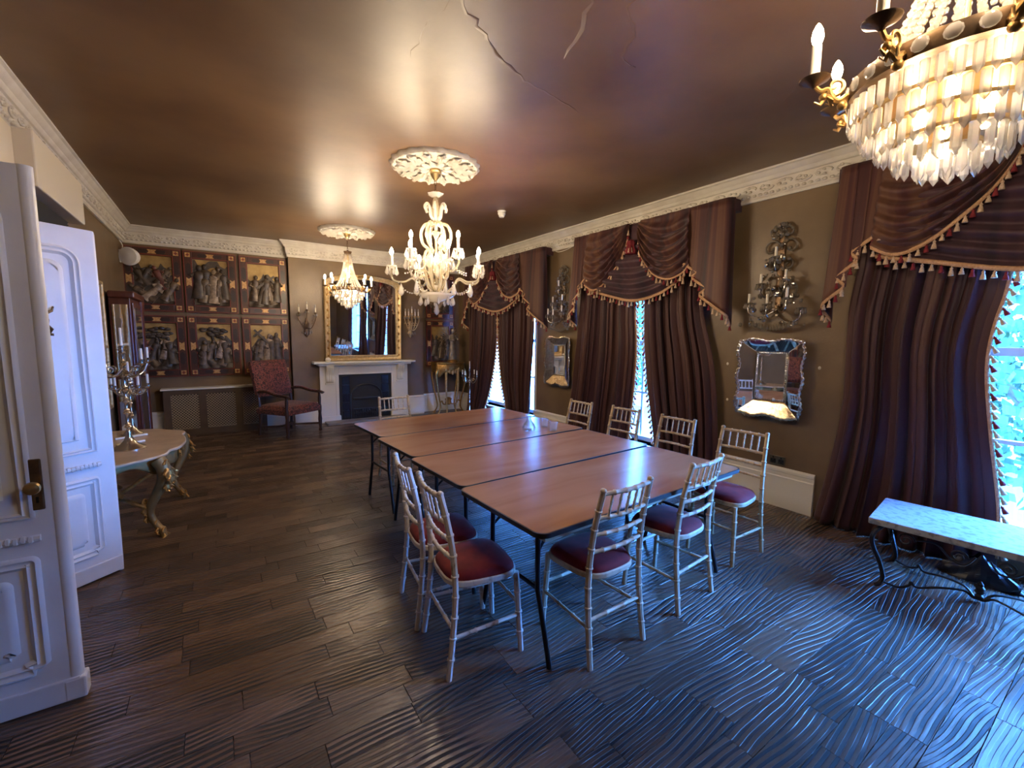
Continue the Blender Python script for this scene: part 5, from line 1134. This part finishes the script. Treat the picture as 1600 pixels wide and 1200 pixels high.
for k in range(5):
    b = MB(); b.ball(((k-2)*.07, -.215+.012*abs(k-2), .93-.03*(2-abs(k-2))), .035, .025, .05, 8, 6); b.build('carved_leaf', 'giltpale', gs)
an = thing('angel_statue', 'dark winged angel statue standing on the gilt stand', 'statue', (4.13, 8.40, 1.075), .25); an.scale = (1.12, 1.12, 1.12)
b = MB(); b.lathe([(.10, 0), (.105, .02), (.085, .04), (.06, .05)], 14); b.build('pedestal', 'gilt', an)
b = MB(); b.lathe([(.075, .04), (.082, .09), (.07, .2), (.058, .30), (.05, .36), (.062, .43), (.066, .475), (.05, .51), (.02, .525), (.02, .55)], 18, sy=.75, wob=lambda a, f: 1+.10*math.cos(7*a+f*3)*(1-f)); b.ball((.004, -.008, .585), .036, .04, .046, 12, 8); b.tube([(-.055, 0, .49), (-.085, -.03, .42), (-.03, -.075, .41)], [.024, .019, .013], 8); b.tube([(.055, 0, .49), (.10, -.03, .42), (.05, -.08, .43)], [.024, .019, .013], 8); b.build('body', 'statuegrey', an, ang=70)
b = MB(); b.ball((.004, .006, .598), .042, .042, .04, 12, 7); b.build('hair', 'bronze', an)
for s in (-1, 1):
    b = MB()
    for k in range(7):
        a = math.radians(62-k*18); L = .19-.010*k; c = Vector((s*.03, .045, .46)); e = c+Vector((s*L*math.cos(a), .05, L*math.sin(a)+.03)); b.tube([c, c.lerp(e, .6), e], [.012, .019, .006], 6, flat=.5)
    b.build('wing', 'giltpale' if s > 0 else 'statuegrey', an, ang=70)
candelabrum('floor_candelabrum', 'slender silver floor candelabrum beside the far window curtain', (4.17, 7.72, 0), .5, .95, 4, .17, 'silver', None, .12, .8)

# ================================================================== sockets, detector, cable, nail holes
def socket(y, z, label, w_):
    t = thing('wall_socket', label, 'socket', (XR, y, z), -PI/2)
    MB().box(-w_, w_, -.008, 0, -.044, .044).build('plate', 'socket', t, smooth=False, bevel=.003)
    for x in ((-w_/2, w_/2) if w_ > .06 else (0,)):
        f = MB().box(x-.024, x+.024, -.0095, -.008, -.03, .012).build('face', 'black_gloss', t, smooth=False)
        for dx, dz in ((0, -.002), (-.011, -.018), (.011, -.018)): MB().box(x+dx-.003, x+dx+.003, -.0105, -.0095, dz-.004, dz+.004).build('pin_hole', 'louver', f, smooth=False)
        MB().box(x-.006, x+.006, -.014, -.008, .02, .034).build('switch', 'black_gloss', t, smooth=False)
socket(2.035, .45, 'brass double wall socket above the skirting below the square mirror', .073)
socket(5.06, .51, 'small dark double wall socket between the far curtains', .073)
sd_ = thing('smoke_detector', 'small white smoke detector on the brown ceiling between two chandeliers', 'smoke detector', (3.13, 4.93, ZC-.004))
b = MB(); b.lathe([(.055, 0), (.055, -.015), (.05, -.022), (.045, -.024)], 20); b.build('base', 'white_plastic', sd_)
b = MB(); b.lathe([(.047, -.024), (.05, -.03), (.05, -.048), (.04, -.056), (.038, -.072), (.028, -.085), (.001, -.086)], 20); b.build('cap', 'white_plastic', sd_)
b = MB(); b.tube(smoothpts([(XR-.03, 5.50, 2.965), (XR-.02, 5.4, 2.93), (XR-.02, 5.2, 2.94), (XR-.03, 4.98, 2.985)], 8), .006, 6); tag(b.build('loose_cable', 'cable'), 'loose pale cable sagging under the cornice on the far pier', 'cable')
for y, z, lab in ((2.60, 1.36, 'small white filler spot on the wall left of the square mirror'), (1.74, 1.37, 'small white filler spot on the wall right of the square mirror'), (2.58, .98, 'tiny white filler spot low on the wall left of the square mirror')):
    b = MB(); b.ball((XR-.001, y, z), .003, .013, .016, 8, 5); tag(b.build('filler_spot', 'plaster'), lab, 'filler spot', 'filler spots on the near pier')
b = MB(); b.tube(smoothpts([(XL+.015, 8.52, 2.95), (XL+.04, 8.55, 2.88), (XL+.03, 8.52, 2.80)], 5), .007, 6); tag(b.build('speaker_cable', 'cable'), 'pale cable from the cornice to the white drum speaker', 'cable')

# ================================================================== curtains
tsl = {}
for m in ('tassel_tan', 'tassel_red'):
    tsl[m] = MB().lathe([(.003, 0), (.004, -.008), (.0095, -.013), (.0095, -.019), (.007, -.023), (.012, -.034), (.0165, -.056), (.015, -.059)], 9).mesh('tassel', m, ang=60)
def fringe(par, pts, n_t, band=.032, tz=-.012, hang=True):
    """braid band along pts with tassels"""
    b = MB(); N = max(8, len(pts)); vs = []
    for i in range(N):
        p = Vector(polyat(pts, i/(N-1))); vs += [(p.x, p.y-.008, p.z+band*.55), (p.x, p.y-.014, p.z+.004), (p.x, p.y-.008, p.z-band*.45)]
    b.add(vs, [f for i in range(N-1) for f in ((3*i, 3*i+3, 3*i+4, 3*i+1), (3*i+1, 3*i+4, 3*i+5, 3*i+2))]); br = b.build('fringe_braid', 'fabric_tan', par, solid=.006, ang=60)
    for i in range(n_t):
        p = Vector(polyat(pts, (i+.5)/n_t)); put(tsl['tassel_red' if i % 3 == 1 else 'tassel_tan'], 'tassel', par, loc=(p.x, p.y-.010, p.z+tz), rot=(0, 0, i*1.3), scale=(1, 1, 1+.15*((i*7) % 3-1)))
def swag(par, tops, bot, ydep, m, nfold, seed, name='swag'):
    """tops: (s0, s1, z) upper edge; bot: lower edge points (s, z)"""
    bp = smoothpts(bot, 5); rr_ = random.Random(seed); ph = rr_.random()*6
    def fn(u, v):
        q = polyat(bp, u); ts = lerp(tops[0], tops[1], u); tz_ = tops[2]
        sag = math.sin(PI*u)*.10*math.sin(PI*v)                       # folds droop like the hem
        s_ = lerp(ts, q[0], v**.9); z = lerp(tz_, q[1], v)-sag*.6
        fold = math.sin(2*PI*(nfold*v**1.15)+.9*math.sin(3*u+ph)+ph)
        edge = min(1, 5*u)*min(1, 5*(1-u))
        return (s_, ydep-.055*math.sin(PI*min(1, v*.85))-.03*fold*min(1, 4*v)*(.45+.55*edge)-.006*math.sin(23*u+9*v), z)
    b = MB(); b.grid(fn, 44, 60); b.build(name, m, par, solid=.005, ang=80)
    return [fn(i/30, 1) for i in range(31)]
def tail(par, path, ztop, zb, m, name='tail'):
    """path: zigzag in (s, y); bottom z falls from zb[0] to zb[1] along it"""
    pp = smoothpts(path, 5)
    def fn(u, v):
        q = polyat(pp, u); f = v; zbot = lerp(zb[0], zb[1], u**1.05)
        s_ = lerp(lerp(path[0][0], path[-1][0], u)*.6+q[0]*.4, q[0], v); return (s_, lerp(lerp(-.185, q[1], .35), q[1], v), lerp(ztop, zbot, v))
    b = MB(); b.grid(fn, 60, 14); b.build(name, m, par, solid=.005, ang=80)
    return [fn(i/40, 1) for i in range(41)]
def drape(par_lab, L, R_, ztop, zbot, nf, cat_group, wc, edge_side, seed, tass=True, amp=.055, pool=.10, name='curtain_drape'):
    t = thing(name, par_lab, 'curtain', (XR, wc, 0), -PI/2, cat_group); rr_ = random.Random(seed); ph = rr_.random()*6; ph2 = rr_.random()*6
    Ls = smoothpts(L, 6); Rs = smoothpts(R_, 6)
    def atz(P, z):
        for a, c in zip(P, P[1:]):
            if a[1] >= z >= c[1]: k = (a[1]-z)/max(1e-6, a[1]-c[1]); return lerp(a[0], c[0], k)
        return P[-1][0] if z < P[-1][1] else P[0][0]
    def fn(u, v):
        z = lerp(ztop, zbot, v); s_ = lerp(atz(Ls, z), atz(Rs, z), u); w_ = (.6+.4*v)
        ff = math.sin(2*PI*nf*u+ph+.5*math.sin(2.4*v+ph2)); f2 = math.sin(2*PI*nf*1.7*u+ph2+1.2*v)
        ed = 1 if edge_side is None else min(1, .12+abs(u-edge_side)*7)
        y = -.075-ed*(amp*w_*(.5+.5*ff)+.018*f2)-pool*max(0, v-.8)**2*12*(.6+.4*ff)
        return (s_+.012*math.sin(2*PI*nf*u*2+v*3), max(y, -.36), z+(.0 if v < .98 else .0))
    b = MB(); b.grid(fn, 150, 60); b.build('drape_panel', 'drape', t, solid=.005, ang=80)
    if edge_side is not None:
        pts = [fn(edge_side, i/50) for i in range(51)]; pts = [p for p in pts if .1 < p[2] < 2.35]
        n = 34; vs = MB(); vs.tube([(p[0], p[1]-.006, p[2]) for p in pts], .011, 6); vs.build('edge_braid', 'fabric_tan', t)
        dirx = .012 if edge_side > .5 else -.012
        for i in range(n):
            p = polyat(pts, (i+.5)/n); put(tsl['tassel_red' if i % 3 == 1 else 'tassel_tan'], 'tassel', t, loc=(p[0]+dirx, p[1]-.006, p[2]+.02), rot=(0, -.5 if edge_side > .5 else .5, 0))
    return t
VW = [(6.93, 1.08, 1.17, 'far'), (3.72, 1.0, 1.0, 'middle'), (.5, 1.0, 1.0, 'nearest')]
for i, (c, sl, sr, nm) in enumerate(VW):
    v = thing('curtain_valance', 'maroon striped swag and tail valance with tasselled fringe over the %s window' % nm, 'valance', (XR, c, 0), -PI/2, 'tasselled curtain valances')
    def X(p): return [((a*sl if a < 0 else a*(1+(sr-1)*min(1, a/1.2))), *r) for a, *r in p]
    ZT = 3.015
    MB().box(-1.15*sl, 1.17*sr, -.165, -.001, 2.90, ZT).build('pelmet_board', 'drape', v, smooth=False)
    pts = swag(v, (-.80*sl, .72, ZT-.02), X([(-.84, 2.27), (-.52, 2.185), (-.03, 2.075), (.355, 2.125), (.515, 2.20), (.70, 2.31)]), -.175, 'swag_purple', 6, 1+i, 'under_swag'); fringe(v, pts, 30)
    pts = swag(v, (-.83*sl, -.10, ZT), X([(-.87, 2.34), (-.72, 2.262), (-.54, 2.315), (-.30, 2.53), (-.16, 2.74), (-.105, 2.97)]), -.205, 'swag', 6, 5+i); fringe(v, pts, 24)
    pts = swag(v, (.05, .72, ZT), X([(.055, 2.82), (.11, 2.60), (.30, 2.366), (.50, 2.285), (.654, 2.325), (.755, 2.41)]), -.205, 'swag', 6, 9+i); fringe(v, pts, 20)
    pts = tail(v, X([(-.80, -.22), (-1.0, -.235), (-.93, -.25), (-1.09, -.245), (-1.0, -.262), (-1.17, -.25), (-1.14, -.10)]), ZT, (2.46, 1.78), 'swag'); fringe(v, pts, 20)
    pts = tail(v, X([(.66, -.22), (.86, -.235), (.80, -.25), (.99, -.245), (.91, -.262), (1.19, -.25), (1.19, -.10)]), ZT, (2.44, 1.76), 'swag'); fringe(v, pts, 20)
    b = MB(); b.lathe([(.012, 0), (.04, -.015), (.052, -.05), (.042, -.075), (.05, -.085), (.066, -.15), (.06, -.17)], 14, T(-.03, -.27, 2.80), wob=lambda a, f: 1+.12*math.cos(7*a)); b.build('rosette_tassel', 'tassel_red', v, label='large red and tan centre tassel')
    for k in range(6): a = PI+k*PI/5; put(tsl['tassel_tan'], 'tassel', v, loc=(-.03+.05*math.cos(a), -.27+.05*math.sin(a), 2.70))
    G = 'striped maroon drapes'
    if nm == 'middle':
        drape('striped maroon drape on the left of the middle window', [(-1.04, 3), (-1.06, 2.2), (-1.15, 1.2), (-1.22, .6), (-1.24, 0)], [(-.08, 3), (-.09, 2.07), (-.045, 1.5), (-.06, 1.0), (-.095, .57), (-.13, 0)], 2.89, .015, 9, G, c, 1.0, 1)
        drape('striped maroon drape on the right of the middle window', [(.05, 3), (.055, 2.08), (.085, 1.5), (.158, 1.02), (.26, .53), (.38, 0)], [(.80, 3), (.84, 2.0), (1.01, 1.32), (1.09, .68), (1.13, 0)], 2.89, .015, 8, G, c, 0.0, 2)
    elif nm == 'far':
        drape('striped maroon drape on the left of the far window', [(-1.2, 3), (-1.22, 1.8), (-1.24, .6), (-1.24, 0)], [(-.16, 3), (-.16, 2.03), (-.19, 1.43), (-.33, .84), (-.56, .25), (-.66, 0)], 2.89, .015, 8, G, c, 1.0, 3)
        drape('striped maroon drape on the right of the far window', [(-.15, 3), (-.145, 2.03), (-.115, 1.43), (0, .79), (.17, .35), (.26, 0)], [(1.0, 3), (1.02, 1.73), (.94, .9), (.92, .46), (.92, 0)], 2.89, .015, 9, G, c, 0.0, 4)
    else:
        drape('striped maroon drape on the left of the nearest window, pooling beside the bench', [(-1.0, 3), (-1.0, 2.3), (-1.04, 1.85), (-1.02, 1.14), (-1.06, .67), (-1.14, .14), (-1.16, 0)], [(-.12, 3), (-.145, 2.09), (-.195, 1.72), (-.205, 1.43), (-.15, 1.0), (-.06, .45), (-.03, 0)], 2.89, .015, 8, G, c, 1.0, 5, pool=.06)
        drape('striped maroon drape on the right of the nearest window at the picture edge', [(.86, 3), (.88, 2.1), (.94, 1.4), (.98, .6), (1.0, 0)], [(1.34, 3), (1.36, 1.5), (1.4, 0)], 2.89, .015, 5, G, c, 0.0, 6)
